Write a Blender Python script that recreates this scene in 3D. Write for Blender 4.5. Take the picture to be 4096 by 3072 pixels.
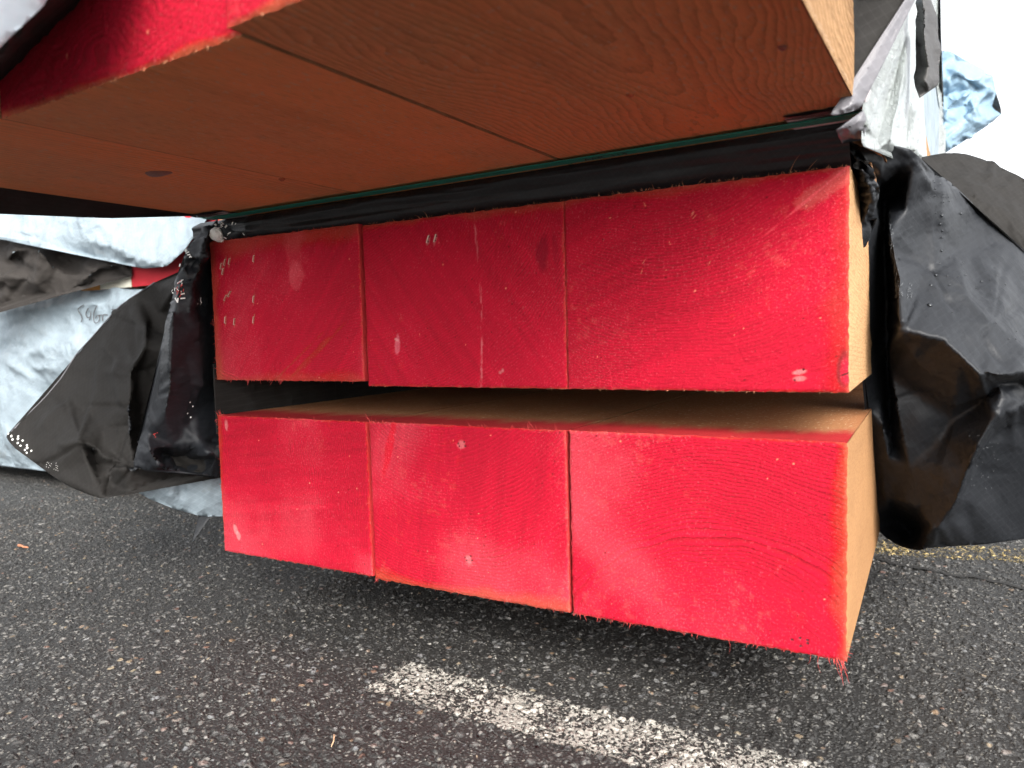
import bpy, bmesh, math, random
import numpy as np
from mathutils import Vector, Matrix
from mathutils.geometry import delaunay_2d_cdt
random.seed(4); rng = np.random.default_rng(4)
for o in list(bpy.data.objects): bpy.data.objects.remove(o)
S = bpy.context.scene
COL = S.collection

# ------------------------------------------------------------------ camera
YAW, PIT, ROL = .51433, -.0673, .02657
CAM = np.array([.9392, -.75839, .32241 + .10])
FPX = 2984.46
def rotm(a, b, c):
    ca, sa, cb, sb, cc, sc = np.cos(a), np.sin(a), np.cos(b), np.sin(b), np.cos(c), np.sin(c)
    return (np.array([[ca, -sa, 0], [sa, ca, 0], [0, 0, 1]]) @ np.array([[1, 0, 0], [0, cb, -sb], [0, sb, cb]])
            @ np.array([[cc, 0, sc], [0, 1, 0], [-sc, 0, cc]]))
RM = rotm(YAW, PIT, ROL)
cd = bpy.data.cameras.new('camera'); cam = bpy.data.objects.new('camera', cd); COL.objects.link(cam)
cd.sensor_width = 36; cd.lens = FPX / 4096 * 36; cd.clip_start = .01; cd.clip_end = 500
mw = Matrix.Identity(4)
for i in range(3):
    mw[i][0] = RM[i][0]; mw[i][1] = RM[i][2]; mw[i][2] = -RM[i][1]; mw[i][3] = CAM[i]
cam.matrix_world = mw
cd.dof.use_dof = True; cd.dof.focus_distance = .95; cd.dof.aperture_fstop = 8.0
S.camera = cam

# ------------------------------------------------------------------ sky, sun, exposure
SUN_EL, SUN_AZ = math.radians(35), math.radians(136)      # azimuth measured from +Y towards +X
wd = bpy.data.worlds.new('World'); S.world = wd; wd.use_nodes = True
nt = wd.node_tree; bg = nt.nodes['Background']
sky = nt.nodes.new('ShaderNodeTexSky'); sky.sky_type = 'NISHITA'; sky.sun_disc = False
sky.sun_elevation = SUN_EL; sky.sun_rotation = SUN_AZ; sky.dust_density = 3.0; sky.air_density = .8
hs = nt.nodes.new('ShaderNodeHueSaturation'); hs.inputs['Saturation'].default_value = .14
nt.links.new(sky.outputs[0], hs.inputs['Color']); nt.links.new(hs.outputs[0], bg.inputs[0])
bg.inputs[1].default_value = .15
sl = bpy.data.lights.new('sun', 'SUN'); sl.energy = 1.0; sl.angle = math.radians(26); sl.color = (1, .95, .87)
so = bpy.data.objects.new('sun', sl); COL.objects.link(so)
sd = Vector((math.cos(SUN_EL) * math.sin(SUN_AZ), math.cos(SUN_EL) * math.cos(SUN_AZ), math.sin(SUN_EL)))
so.rotation_euler = sd.to_track_quat('Z', 'Y').to_euler()
S.view_settings.view_transform = 'Standard'; S.view_settings.look = 'None'
S.view_settings.exposure = 1.88; S.view_settings.gamma = 1.0
S.render.engine = 'CYCLES'
S.cycles.max_bounces = 8; S.cycles.diffuse_bounces = 5

# ------------------------------------------------------------------ helpers
def ray(px, py): return RM @ np.array([(px - 2048) / FPX, 1, -(py - 1536) / FPX])
def dep(px, py, D): return CAM + D * ray(px, py)
def on(axis, val, px, py):
    d = ray(px, py); return CAM + (val - CAM[axis]) / d[axis] * d
FWD = RM @ np.array([0, 1, 0])
def depth_of(p): return float((np.asarray(p) - CAM) @ FWD)
def Dx(px, py, x): return depth_of(on(0, x, px, py))
def Dy(px, py, y): return depth_of(on(1, y, px, py))
def Dz(px, py, z): return depth_of(on(2, z, px, py))

def _h(ix, iy, iz, s):
    n = (ix * 374761393 + iy * 668265263 + iz * 2147483647 + s * 974711) & 0xffffffff
    n = ((n ^ (n >> 13)) * 1274126177) & 0xffffffff
    return ((n ^ (n >> 16)) & 0xffff) / 65535.0
def vnoise(P, s=0):
    P = np.asarray(P, float); f = np.floor(P); i = f.astype(np.int64); t = P - f; t = t * t * t * (t * (t * 6 - 15) + 10)
    r = 0
    for dx in (0, 1):
        for dy in (0, 1):
            for dz in (0, 1):
                w = (t[..., 0] if dx else 1 - t[..., 0]) * (t[..., 1] if dy else 1 - t[..., 1]) * (t[..., 2] if dz else 1 - t[..., 2])
                r = r + w * _h(i[..., 0] + dx, i[..., 1] + dy, i[..., 2] + dz, s)
    return r * 2 - 1
def fbm(P, s=0, o=4, g=.5):
    r = 0; a = 1; k = 1; n = 0
    for j in range(o):
        r = r + a * vnoise(np.asarray(P) * k + 17.3 * j, s + j); n += a; a *= g; k *= 2.03
    return r / n
def creased(P, s=0, o=3):
    r = 0; a = 1; k = 1; n = 0
    for j in range(o):
        r = r + a * (1 - 2 * np.abs(vnoise(np.asarray(P) * k + 9.1 * j, s + j))); n += a; a *= .5; k *= 2.1
    return r / n
def sstep(a, b, x):
    t = np.clip((x - a) / (b - a), 0, 1); return t * t * (3 - 2 * t)

def mesh_obj(name, V, F, mats, parent=None, smooth=True, mi=None, col=None):
    me = bpy.data.meshes.new(name); V = np.asarray(V, np.float32)
    if isinstance(F, np.ndarray):
        k = F.shape[1]; me.vertices.add(len(V)); me.vertices.foreach_set('co', V.ravel())
        me.loops.add(F.size); me.loops.foreach_set('vertex_index', F.ravel().astype(np.int32))
        me.polygons.add(len(F)); me.polygons.foreach_set('loop_start', np.arange(0, F.size, k, dtype=np.int32))
        me.polygons.foreach_set('loop_total', np.full(len(F), k, np.int32)); me.update(calc_edges=True)
    else:
        me.from_pydata([tuple(map(float, v)) for v in V], [], [tuple(map(int, f)) for f in F])
    me.validate()
    if smooth: me.polygons.foreach_set('use_smooth', [True] * len(me.polygons))
    if mi is not None: me.polygons.foreach_set('material_index', np.asarray(mi, np.int32))
    if col is not None:
        a = me.color_attributes.new('Col', 'FLOAT_COLOR', 'POINT')
        c = np.ones((len(V), 4), np.float32); c[:, :3] = col; a.data.foreach_set('color', c.ravel())
    for m in (mats if isinstance(mats, (list, tuple)) else [mats]): me.materials.append(m)
    o = bpy.data.objects.new(name, me); COL.objects.link(o)
    if parent: o.parent = parent
    return o
def tag(o, label, cat, group=None):
    o['label'] = label; o['category'] = cat
    if group: o['group'] = group
    return o
def empty(name, loc=(0, 0, 0), rz=0):
    o = bpy.data.objects.new(name, None); o.empty_display_size = .05; COL.objects.link(o)
    o.location = loc; o.rotation_euler.z = rz; return o
def local(o, V):
    """world points -> the local space of an (unrotated or z-rotated) empty"""
    m = Matrix.Translation(o.location) @ o.rotation_euler.to_matrix().to_4x4(); m.invert()
    m = np.array(m); V = np.asarray(V, float); return V @ m[:3, :3].T + m[:3, 3]

class Geo:
    def __init__(s): s.V = []; s.F = []
    def add(s, V, F):
        n = len(s.V); s.V += [tuple(v) for v in V]; s.F += [tuple(i + n for i in f) for f in F]
    def box(s, a, b):
        x0, y0, z0 = a; x1, y1, z1 = b
        s.add([(x0, y0, z0), (x1, y0, z0), (x1, y1, z0), (x0, y1, z0), (x0, y0, z1), (x1, y0, z1), (x1, y1, z1), (x0, y1, z1)],
              [(0, 3, 2, 1), (4, 5, 6, 7), (0, 1, 5, 4), (1, 2, 6, 5), (2, 3, 7, 6), (3, 0, 4, 7)])
    def tube(s, pts, r0, r1=None, k=5):
        pts = [Vector(p) for p in pts]; r1 = r0 if r1 is None else r1; V = []; F = []
        for i, p in enumerate(pts):
            d = (pts[min(i + 1, len(pts) - 1)] - pts[max(i - 1, 0)]).normalized()
            a = d.cross(Vector((.3, .2, .93))).normalized(); b = d.cross(a)
            r = r0 + (r1 - r0) * i / (len(pts) - 1)
            V += [p + (a * math.cos(t * 2 * math.pi / k) + b * math.sin(t * 2 * math.pi / k)) * r for t in range(k)]
        for i in range(len(pts) - 1):
            for t in range(k): F.append((i * k + t, i * k + (t + 1) % k, (i + 1) * k + (t + 1) % k, (i + 1) * k + t))
        F.append(tuple(range(k))[::-1]); F.append(tuple((len(pts) - 1) * k + t for t in range(k)))
        s.add(V, F)
    def sliver(s, p, d, L, w, bend):
        p = Vector(p); d = Vector(d).normalized(); side = d.cross(Vector((.2, 1, .1))).normalized()
        pts = [p + d * (L * t) + Vector(bend) * (L * t * t) for t in (-.15, .3, .65, 1)]
        s.tube(pts, w, w * .18, 4)
    def build(s, name, mats, parent=None, smooth=False): return mesh_obj(name, s.V, s.F, mats, parent, smooth)

# ------------------------------------------------------------------ materials
def mat(name):
    m = bpy.data.materials.new(name); m.use_nodes = True; n = m.node_tree; n.nodes.clear()
    out = n.nodes.new('ShaderNodeOutputMaterial'); b = n.nodes.new('ShaderNodeBsdfPrincipled')
    n.links.new(b.outputs[0], out.inputs[0]); return m, n, b, out
class N:
    """small node-building helper"""
    def __init__(s, nt): s.nt = nt
    def _set(s, sock, v):
        if hasattr(v, 'is_linked') or isinstance(v, bpy.types.NodeSocket): s.nt.links.new(v, sock)
        elif v is not None: sock.default_value = v
    def math(s, op, a, b=None, c=None, clamp=False):
        n = s.nt.nodes.new('ShaderNodeMath'); n.operation = op; n.use_clamp = clamp
        for i, v in enumerate((a, b, c)): s._set(n.inputs[i], v) if v is not None else None
        return n.outputs[0]
    def noise(s, vec, scale, detail=3, rough=.5, dist=0):
        n = s.nt.nodes.new('ShaderNodeTexNoise'); s._set(n.inputs['Vector'], vec)
        n.inputs['Scale'].default_value = scale; n.inputs['Detail'].default_value = detail
        n.inputs['Roughness'].default_value = rough; n.inputs['Distortion'].default_value = dist; return n.outputs
    def voro(s, vec, scale, feature='F1', rand=1):
        n = s.nt.nodes.new('ShaderNodeTexVoronoi'); n.feature = feature; s._set(n.inputs['Vector'], vec)
        n.inputs['Scale'].default_value = scale; n.inputs['Randomness'].default_value = rand; return n.outputs
    def co(s, kind='Object'): return s.nt.nodes.new('ShaderNodeTexCoord').outputs[kind]
    def mapping(s, vec, scale=(1, 1, 1), loc=(0, 0, 0), rot=(0, 0, 0)):
        n = s.nt.nodes.new('ShaderNodeMapping'); s._set(n.inputs[0], vec); n.inputs['Scale'].default_value = scale
        n.inputs['Location'].default_value = loc; n.inputs['Rotation'].default_value = rot; return n.outputs[0]
    def mix(s, f, a, b):
        n = s.nt.nodes.new('ShaderNodeMix'); n.data_type = 'RGBA'; s._set(n.inputs[0], f)
        s._set(n.inputs[6], (*a, 1) if isinstance(a, tuple) and len(a) == 3 else a)
        s._set(n.inputs[7], (*b, 1) if isinstance(b, tuple) and len(b) == 3 else b); return n.outputs[2]
    def ramp(s, f, stops, interp='LINEAR'):
        n = s.nt.nodes.new('ShaderNodeValToRGB'); s._set(n.inputs[0], f); e = n.color_ramp; e.interpolation = interp
        while len(e.elements) < len(stops): e.elements.new(.5)
        for el, (p, c) in zip(e.elements, stops): el.position = p; el.color = (*c, 1)
        return n.outputs[0]
    def smooth(s, v, a, b):
        n = s.nt.nodes.new('ShaderNodeMapRange'); n.interpolation_type = 'SMOOTHSTEP'; s._set(n.inputs[0], v)
        n.inputs[1].default_value = a; n.inputs[2].default_value = b; return n.outputs[0]
    def sep(s, v):
        n = s.nt.nodes.new('ShaderNodeSeparateXYZ'); s._set(n.inputs[0], v); return n.outputs
    def comb(s, x, y, z):
        n = s.nt.nodes.new('ShaderNodeCombineXYZ')
        for i, v in enumerate((x, y, z)): s._set(n.inputs[i], v)
        return n.outputs[0]
    def bump(s, h, strength=1, dist=.001, normal=None):
        n = s.nt.nodes.new('ShaderNodeBump'); s._set(n.inputs['Height'], h); n.inputs['Strength'].default_value = strength
        n.inputs['Distance'].default_value = dist
        if normal is not None: s._set(n.inputs['Normal'], normal)
        return n.outputs[0]
    def link(s, a, b): s.nt.links.new(a, b)

def simple(name, color, rough=.6, bump=None, spec=.5, vary=.15, scale=200, trans=0, metallic=0):
    m, nt, b, out = mat(name); n = N(nt); co = n.co()
    f = n.noise(co, scale, 4)[0]
    c = tuple(color)
    n.link(n.mix(f, tuple(max(0, x * (1 - vary * 1.6)) for x in c), tuple(min(1, x * (1 + vary * 1.6)) for x in c)), b.inputs['Base Color'])
    b.inputs['Roughness'].default_value = rough; b.inputs['Specular IOR Level'].default_value = spec; b.inputs['Metallic'].default_value = metallic
    if bump: n.link(n.bump(f, 1, bump), b.inputs['Normal'])
    return m

def plastic(name, color, rough, tint=(1, 1, 1), weave=.00006, wrinkle=.0012, wscale=28, dirt=.0, sheen=.0, transl=0, streak=None, crumple=.0, spec=.38):
    """woven lumber-wrap plastic: small wrinkles, rip-stop grid, faint dirt"""
    m, nt, b, out = mat(name); n = N(nt); co = n.co()
    w1 = n.noise(co, wscale, 5, .62, .8)[0]
    rid = n.math('ABSOLUTE', n.math('SUBTRACT', n.noise(co, wscale * .55, 4, .6, .5)[0], .5))
    h = n.math('ADD', n.math('MULTIPLY', w1, .5), n.math('MULTIPLY', n.math('SUBTRACT', 1, n.math('MULTIPLY', rid, 4), clamp=True), .6))
    if streak:
        st = n.noise(n.mapping(co, streak, rot=(0, 0, 0)), 30, 5, .7, 1.5)[0]
        h = n.math('ADD', h, n.math('MULTIPLY', st, 3.0))
    nm = n.bump(h, 1, wrinkle)
    if crumple:
        wv = n.mix(.06, co, n.noise(co, 9, 3, .6)[1])
        cr = n.math('ADD', n.voro(wv, 13)[0], n.math('MULTIPLY', n.voro(wv, 31)[0], .4))
        msk = n.smooth(n.noise(co, 5, 2)[0], .38, .62)
        nm = n.bump(n.math('MULTIPLY', cr, msk), 1, crumple, nm)
    # weave: two sets of thin threads
    r = n.mapping(co, rot=(.3, .5, .6))
    x, y, z = n.sep(r)[:3]
    def thread(v, f):
        s_ = n.math('SINE', n.math('MULTIPLY', v, f)); return n.math('POWER', n.math('ABSOLUTE', s_), 24)
    gr = n.math('ADD', thread(n.math('ADD', x, n.math('MULTIPLY', y, .4)), 420), thread(n.math('SUBTRACT', z, n.math('MULTIPLY', y, .3)), 420))
    fine = n.noise(co, 900, 2)[0]
    nm = n.bump(n.math('ADD', n.math('MULTIPLY', gr, .8), fine), 1, weave, nm)
    n.link(nm, b.inputs['Normal'])
    base = n.mix(n.noise(co, 40, 5, .6)[0], tuple(c * .8 for c in color), tuple(min(1, c * 1.25) for c in color))
    base = n.mix(n.math('MULTIPLY', gr, .10, clamp=True), base, tuple(min(1, c * 2 + .02) for c in color))
    if dirt:
        d = n.smooth(n.noise(co, 14, 6, .68)[0], .55, .8)
        base = n.mix(n.math('MULTIPLY', d, dirt), base, (.20, .19, .17))
    n.link(base, b.inputs['Base Color'])
    n.link(n.math('ADD', rough - .08, n.math('MULTIPLY', n.noise(co, 60, 4)[0], .16)), b.inputs['Roughness'])
    b.inputs['Specular IOR Level'].default_value = spec
    if sheen: b.inputs['Coat Weight'].default_value = sheen; b.inputs['Coat Roughness'].default_value = .25
    if transl:
        t = nt.nodes.new('ShaderNodeBsdfTranslucent'); t.inputs[0].default_value = (*color, 1)
        mx = nt.nodes.new('ShaderNodeMixShader'); mx.inputs[0].default_value = transl
        n.link(b.outputs[0], mx.inputs[1]); n.link(t.outputs[0], mx.inputs[2]); n.link(mx.outputs[0], out.inputs[0])
    return m

M = {}
M['black'] = plastic('black_wrap', (.0100, .0112, .0135), .50, wrinkle=.0006, crumple=.007, spec=.28)
M['black_in'] = plastic('black_wrap_inside', (.0130, .0118, .0106), .75, wrinkle=.0005, crumple=.008, spec=.2)
M['black_bg'] = plastic('dark_brown_wrap', (.021, .0175, .015), .8, wrinkle=.0005, crumple=.010)
M['black_roll'] = plastic('black_wrap_roll', (.010, .010, .011), .42, wrinkle=.0006, wscale=40, crumple=.008)
M['white'] = plastic('white_wrap', (.205, .25, .28), .55, wrinkle=.0042, wscale=17, dirt=.5, crumple=.012)
M['blue_white'] = plastic('pale_blue_wrap', (.24, .36, .46), .45, wrinkle=.0020, wscale=16, transl=.25)
M['shiny'] = plastic('shiny_white_wrap', (.30, .33, .32), .3, wrinkle=.0050, wscale=16, streak=(6.5, 3.0, .07), sheen=.3)
M['hem'] = plastic('white_hem', (.115, .112, .122), .4, wrinkle=.0006)
M['lit_through'] = plastic('thin_pale_wrap', (.80, .86, .90), .5, transl=.6)
M['grey_back'] = plastic('grey_wrap', (.045, .043, .042), .5, wrinkle=.0005)
M['strap'] = simple('green_strap', (.008, .19, .135), .35, .00004, vary=.1)
M['ink'] = simple('ink', (.02, .025, .025), .6)
M['pencil'] = simple('pencil', (.05, .045, .045), .7)
M['protector'] = simple('protector_plastic', (.50, .42, .42), .35, .0003, vary=.08, scale=60)
M['foam'] = simple('dark_foam', (.05, .035, .03), .9, .0006, vary=.4)
M['staple'] = simple('staple_metal', (.55, .5, .4), .4, metallic=.8)
M['scrap'] = simple('torn_white', (.75, .74, .70), .7, .0003)
M['drop'] = None
m, nt_, b_, out_ = mat('water'); b_.inputs['Base Color'].default_value = (.012, .014, .017, 1); b_.inputs['Roughness'].default_value = .06
M['drop'] = m
M['sliver'] = simple('pale_sliver', (.55, .36, .22), .8, .0002)
M['sliver_red'] = simple('red_sliver', (.42, .04, .035), .8, .0002, vary=.3)
M['sliver_org'] = simple('orange_sliver', (.40, .16, .08), .8, .0002, vary=.3)
M['leafy'] = simple('moss', (.05, .09, .015), .9, .0004, vary=.4)

# painted end grain: colours and marks are baked into the vertices, fine fuzz in the shader
m, nt_, b_, out_ = mat('red_painted_end'); n = N(nt_); co = n.co()
at = nt_.nodes.new('ShaderNodeVertexColor'); at.layer_name = 'Col'
fz = n.noise(co, 1500, 3, .7)[0]; fz2 = n.noise(co, 420, 4, .65)[0]
g = n.math('ADD', n.math('MULTIPLY', fz, .6), n.math('MULTIPLY', fz2, .4))
hv = nt_.nodes.new('ShaderNodeHueSaturation'); n.link(at.outputs[0], hv.inputs['Color'])
n.link(n.math('ADD', .48, n.math('MULTIPLY', g, 1.0)), hv.inputs['Value'])
n.link(n.math('SUBTRACT', 1.06, n.math('MULTIPLY', n.smooth(fz2, .5, .75), .14)), hv.inputs['Saturation'])
n.link(hv.outputs[0], b_.inputs['Base Color']); b_.inputs['Roughness'].default_value = .8; b_.inputs['Specular IOR Level'].default_value = .25
n.link(n.bump(g, 1, .0013), b_.inputs['Normal']); M['end'] = m

def wood_sides(name, pith, spacing, seed, over=.035, base=(.46, .27, .13), late=(.34, .17, .075), freq_amp=.01, wall=False, bumpd=.0014, tint=None, ringmix=.5, tcol=(.95, .30, .10), edge=None, jitter=.0045):
    """long faces of a sawn timber: 3-D growth rings round a wobbling pith, saw fuzz, red overspray near the painted end"""
    m, nt, b, out = mat(name); n = N(nt); co = n.co(); x, y, z = n.sep(co)[:3]
    geo = nt.nodes.new('ShaderNodeNewGeometry')
    wob = n.noise(n.mapping(co, (5, 2.2, 5), (seed, seed * 2, 0)), 1, 3, .5)
    wx, wy, wz = n.sep(wob[1])[:3]
    dx = n.math('SUBTRACT', x, n.math('ADD', pith[0], n.math('MULTIPLY', n.math('SUBTRACT', wx, .5), pith[3])))
    dz = n.math('SUBTRACT', n.math('ADD', z, n.math('MULTIPLY', y, pith[2])), n.math('ADD', pith[1], n.math('MULTIPLY', n.math('SUBTRACT', wz, .5), pith[4])))
    r = n.math('SQRT', n.math('ADD', n.math('MULTIPLY', dx, dx), n.math('MULTIPLY', dz, dz)))
    jit = n.noise(n.mapping(co, (60, 16, 60)), 1, 3, .6)[0]
    r = n.math('ADD', r, n.math('MULTIPLY', jit, jitter))
    ph = n.math('FRACT', n.math('DIVIDE', r, spacing))
    ring = n.math('POWER', ph, 2.2)
    fib = n.noise(n.mapping(co, (420, 60, 420)), 1, 4, .7)[0]
    fuzz = n.noise(co, 1100, 3, .7)[0]
    pat = n.smooth(n.noise(co, 9, 3)[0], .35, .62)
    c = n.mix(n.math('MULTIPLY', ring, ringmix), base, late)
    bs = n.noise(n.mapping(co, (26, 1.6, 26), (seed, 0, 0)), 1, 4, .6)[0]
    c = n.mix(n.math('MULTIPLY', n.smooth(bs, .48, .72), .38), c, tuple(v * .7 for v in late))
    c = n.mix(n.math('MULTIPLY', n.smooth(fib, .42, .7), .55), c, tuple(v * .62 for v in late))
    c = n.mix(n.math('MULTIPLY', n.smooth(fuzz, .5, .8), .35), c, tuple(min(1, v * 1.35) for v in base))
    # a few small dark knots
    kn = n.voro(n.mapping(co, (3.2, 1.3, 3.2), (seed * .37, seed * .71, 0)), 1)
    c = n.mix(n.math('MULTIPLY', n.math('SUBTRACT', 1, n.smooth(kn[0], .025, .05)), .75), c, (.07, .03, .018))
    nz = n.sep(geo.outputs['Normal'])[2]
    horiz = n.smooth(n.math('ABSOLUTE', nz), .5, .8)
    if tint: # sawdust tone on the rows; bounced red light painted into the overhang's underside
        t = n.math('MULTIPLY', n.math('MULTIPLY', n.smooth(n.noise(n.mapping(co, (1, .35, 1)), 6, 4, .6)[0], .05, .75), tint), n.math('SUBTRACT', 1, n.math('MULTIPLY', n.math('ADD', n.math('MULTIPLY', n.smooth(fib, .45, .8), .6), n.math('MULTIPLY', ring, ringmix * .6)), .6)))
        c = n.mix(n.math('MULTIPLY', t, horiz), c, tcol)
        fl_ = n.smooth(n.noise(n.mapping(co, (1, .5, 1)), 240, 3, .6)[0], .58, .68)
        c = n.mix(n.math('MULTIPLY', n.math('MULTIPLY', fl_, horiz), .65), c, (.60, .42, .28))
    # overspray
    lim = n.math('ADD', y, n.math('MULTIPLY', n.math('SUBTRACT', n.noise(n.mapping(co, (30, 6, 30)), 1, 4, .65)[0], .5), over * 1.1))
    o1 = n.math('SUBTRACT', 1, n.smooth(lim, over * .35, over))
    if not wall: o1 = n.math('MULTIPLY', o1, horiz)
    c = n.mix(n.math('MULTIPLY', o1, .94), c, (.36, .006, .016))
    if edge: # seam shade painted into the colour along the long edges
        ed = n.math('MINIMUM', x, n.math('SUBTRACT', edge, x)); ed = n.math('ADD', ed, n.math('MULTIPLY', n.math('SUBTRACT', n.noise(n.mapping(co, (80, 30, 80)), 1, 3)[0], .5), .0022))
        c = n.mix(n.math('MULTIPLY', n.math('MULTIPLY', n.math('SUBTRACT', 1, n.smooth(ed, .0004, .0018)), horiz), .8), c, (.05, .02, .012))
    n.link(c, b.inputs['Base Color']); b.inputs['Roughness'].default_value = .85; b.inputs['Specular IOR Level'].default_value = .2
    h = n.math('ADD', n.math('MULTIPLY', n.math('MULTIPLY', ring, pat), 1.1), n.math('ADD', n.math('MULTIPLY', fib, .5), n.math('MULTIPLY', fuzz, .6)))
    n.link(n.bump(h, 1, bumpd), b.inputs['Normal']); return m

# ------------------------------------------------------------------ ground
def asphalt(name, paint=None):
    m, nt, b, out = mat(name); n = N(nt); co = n.co()
    flat = n.mapping(co, (1, 1, 1))
    warp = n.noise(flat, 55, 2)[1]
    vec = n.mix(.012, flat, warp)
    v1 = n.voro(vec, 90); v2 = n.voro(vec, 250)
    c1 = n.sep(v1[1]); c2 = n.sep(v2[1])
    r1 = n.math('ADD', .30, n.math('MULTIPLY', c1[0], .28))
    h1 = n.math('SUBTRACT', 1, n.math('DIVIDE', v1[0], r1), clamp=True); h1 = n.math('SQRT', h1)
    h1 = n.math('MULTIPLY', h1, n.smooth(c1[2], .12, .3))
    h2 = n.math('SQRT', n.math('SUBTRACT', 1, n.math('DIVIDE', v2[0], .5), clamp=True))
    gr = n.noise(co, 700, 4, .7)[0]; lowf = n.noise(co, 18, 3)[0]
    H = n.math('ADD', n.math('ADD', n.math('MULTIPLY', h1, .0034), n.math('MULTIPLY', h2, .0015)), n.math('ADD', n.math('MULTIPLY', gr, .0010), n.math('MULTIPLY', lowf, .0012)))
    stone = n.ramp(c1[1], [(0, (.055, .054, .053)), (.3, (.095, .092, .086)), (.55, (.155, .148, .136)), (.72, (.11, .113, .118)), (.82, (.17, .11, .065)), (.87, (.18, .15, .10)), (.91, (.12, .06, .045)), (.96, (.16, .155, .145)), (1, (.22, .21, .19))])
    chip = n.ramp(c2[1], [(0, (.028, .028, .027)), (.5, (.060, .058, .054)), (.85, (.115, .11, .10)), (1, (.18, .17, .145))])
    binder = n.mix(gr, (.008, .0078, .0075), (.032, .030, .028))
    worn = n.smooth(n.noise(co, 5, 4, .6)[0], .25, .7)
    c = n.mix(n.smooth(h2, .35, .7), binder, chip)
    show = n.math('MULTIPLY', n.smooth(h1, .45, .75), n.math('ADD', .55, n.math('MULTIPLY', worn, .45)))
    c = n.mix(show, c, stone)
    pt = n.noise(co, 2.6, 5, .6)[0]; hp = nt.nodes.new('ShaderNodeHueSaturation'); n.link(c, hp.inputs['Color'])
    n.link(n.math('ADD', .45, n.math('MULTIPLY', pt, 1.15)), hp.inputs['Value']); c = hp.outputs[0]
    if paint:
        cov = n.math('ADD', n.math('MULTIPLY', n.noise(co, 210, 5, .7)[0], 1.15), n.math('ADD', n.math('MULTIPLY', h1, .20), n.math('MULTIPLY', n.noise(co, 16, 3)[0], .3)))
        mask = n.smooth(cov, paint[1], paint[1] + .07)
        c = n.mix(n.noise(co, 160, 4, .7)[0], tuple(v * .62 for v in paint[0]), tuple(min(1, v * 1.15) for v in paint[0]))
        tr = nt.nodes.new('ShaderNodeBsdfTransparent'); mx = nt.nodes.new('ShaderNodeMixShader')
        # ragged edge from the sheet's own width/length coordinate
        ux = nt.nodes.new('ShaderNodeUVMap').outputs[0]; u, v = n.sep(ux)[:2]
        ed = n.math('MINIMUM', n.math('MINIMUM', v, n.math('SUBTRACT', 1, v)), n.math('MULTIPLY', u, 9))
        ed = n.smooth(n.math('ADD', ed, n.math('MULTIPLY', n.math('SUBTRACT', n.noise(co, 70, 4, .7)[0], .5), .3)), .05, .10)
        n.link(n.math('MULTIPLY', mask, ed), mx.inputs[0]); n.link(tr.outputs[0], mx.inputs[1]); n.link(b.outputs[0], mx.inputs[2]); n.link(mx.outputs[0], out.inputs[0])
    n.link(c, b.inputs['Base Color'])
    n.link(n.math('SUBTRACT', .72, n.math('MULTIPLY', gr, .25)), b.inputs['Roughness']); b.inputs['Specular IOR Level'].default_value = .45
    d = nt.nodes.new('ShaderNodeDisplacement'); d.inputs['Midlevel'].default_value = 0; d.inputs['Scale'].default_value = 1
    n.link(H, d.inputs['Height']); n.link(d.outputs[0], out.inputs['Displacement']); m.displacement_method = 'BOTH'
    return m
M['asphalt'] = asphalt('asphalt')
M['paint_w'] = asphalt('worn_white_paint', ((.36, .345, .305), .70))
M['paint_y'] = asphalt('worn_yellow_paint', ((.40, .30, .12), .80))

def graded(a0, a1, step, far, grow=1.12):
    c = list(np.arange(a0, a1 + step / 2, step)); s = step; hi = [c[-1]]
    while hi[-1] < far: s *= grow; hi.append(hi[-1] + s)
    s = step; lo = [c[0]]
    while lo[-1] > -far: s *= grow; lo.append(lo[-1] - s)
    return np.array(lo[:0:-1] + c + hi[1:])
def grid_mesh(xs, ys, fz):
    X, Y = np.meshgrid(xs, ys); nx, ny = len(xs), len(ys)
    V = np.stack([X, Y, fz(X, Y)], -1).reshape(-1, 3)
    i = np.arange(nx * ny).reshape(ny, nx); F = np.stack([i[:-1, :-1], i[:-1, 1:], i[1:, 1:], i[1:, :-1]], -1).reshape(-1, 4)
    return V, F
V, F = grid_mesh(graded(-1.15, 1.5, .0026, 90), graded(-.32, 1.25, .0026, 90), lambda X, Y: X * 0)
g_ = mesh_obj('ground', V, F, M['asphalt']); g_['kind'] = 'structure'

def painted(name, a, d, L, w, m, z):
    d = np.array(d) / np.hypot(*d); nrm = np.array([-d[1], d[0]])
    nu, nv = int(L / .0022), int(w / .0022)
    u = np.linspace(0, 1, nu); v = np.linspace(0, 1, nv); U, W = np.meshgrid(u, v)
    P = np.array(a)[None, None] + U[..., None] * L * d + W[..., None] * w * nrm
    V = np.dstack([P, np.full_like(U, z)]).reshape(-1, 3); i = np.arange(nu * nv).reshape(nv, nu)
    F = np.stack([i[:-1, :-1], i[:-1, 1:], i[1:, 1:], i[1:, :-1]], -1).reshape(-1, 4)
    o = mesh_obj(name, V, F, m); uv = o.data.uv_layers.new(name='UVMap')
    li = F.ravel(); uv.data.foreach_set('uv', np.stack([U.ravel()[li], W.ravel()[li]], -1).ravel())
    o['kind'] = 'structure'; return o
pa = on(2, 0, 1475, 2765); painted('painted_line', (.338, -.1035), (.9999, -.0125), 1.7, .096, M['paint_w'], .0020)
ya = on(2, 0, 3480, 2215); painted('yellow_paint_mark', (ya[0], ya[1] - .02), (.98, .2), .30, .11, M['paint_y'], .0016)
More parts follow.
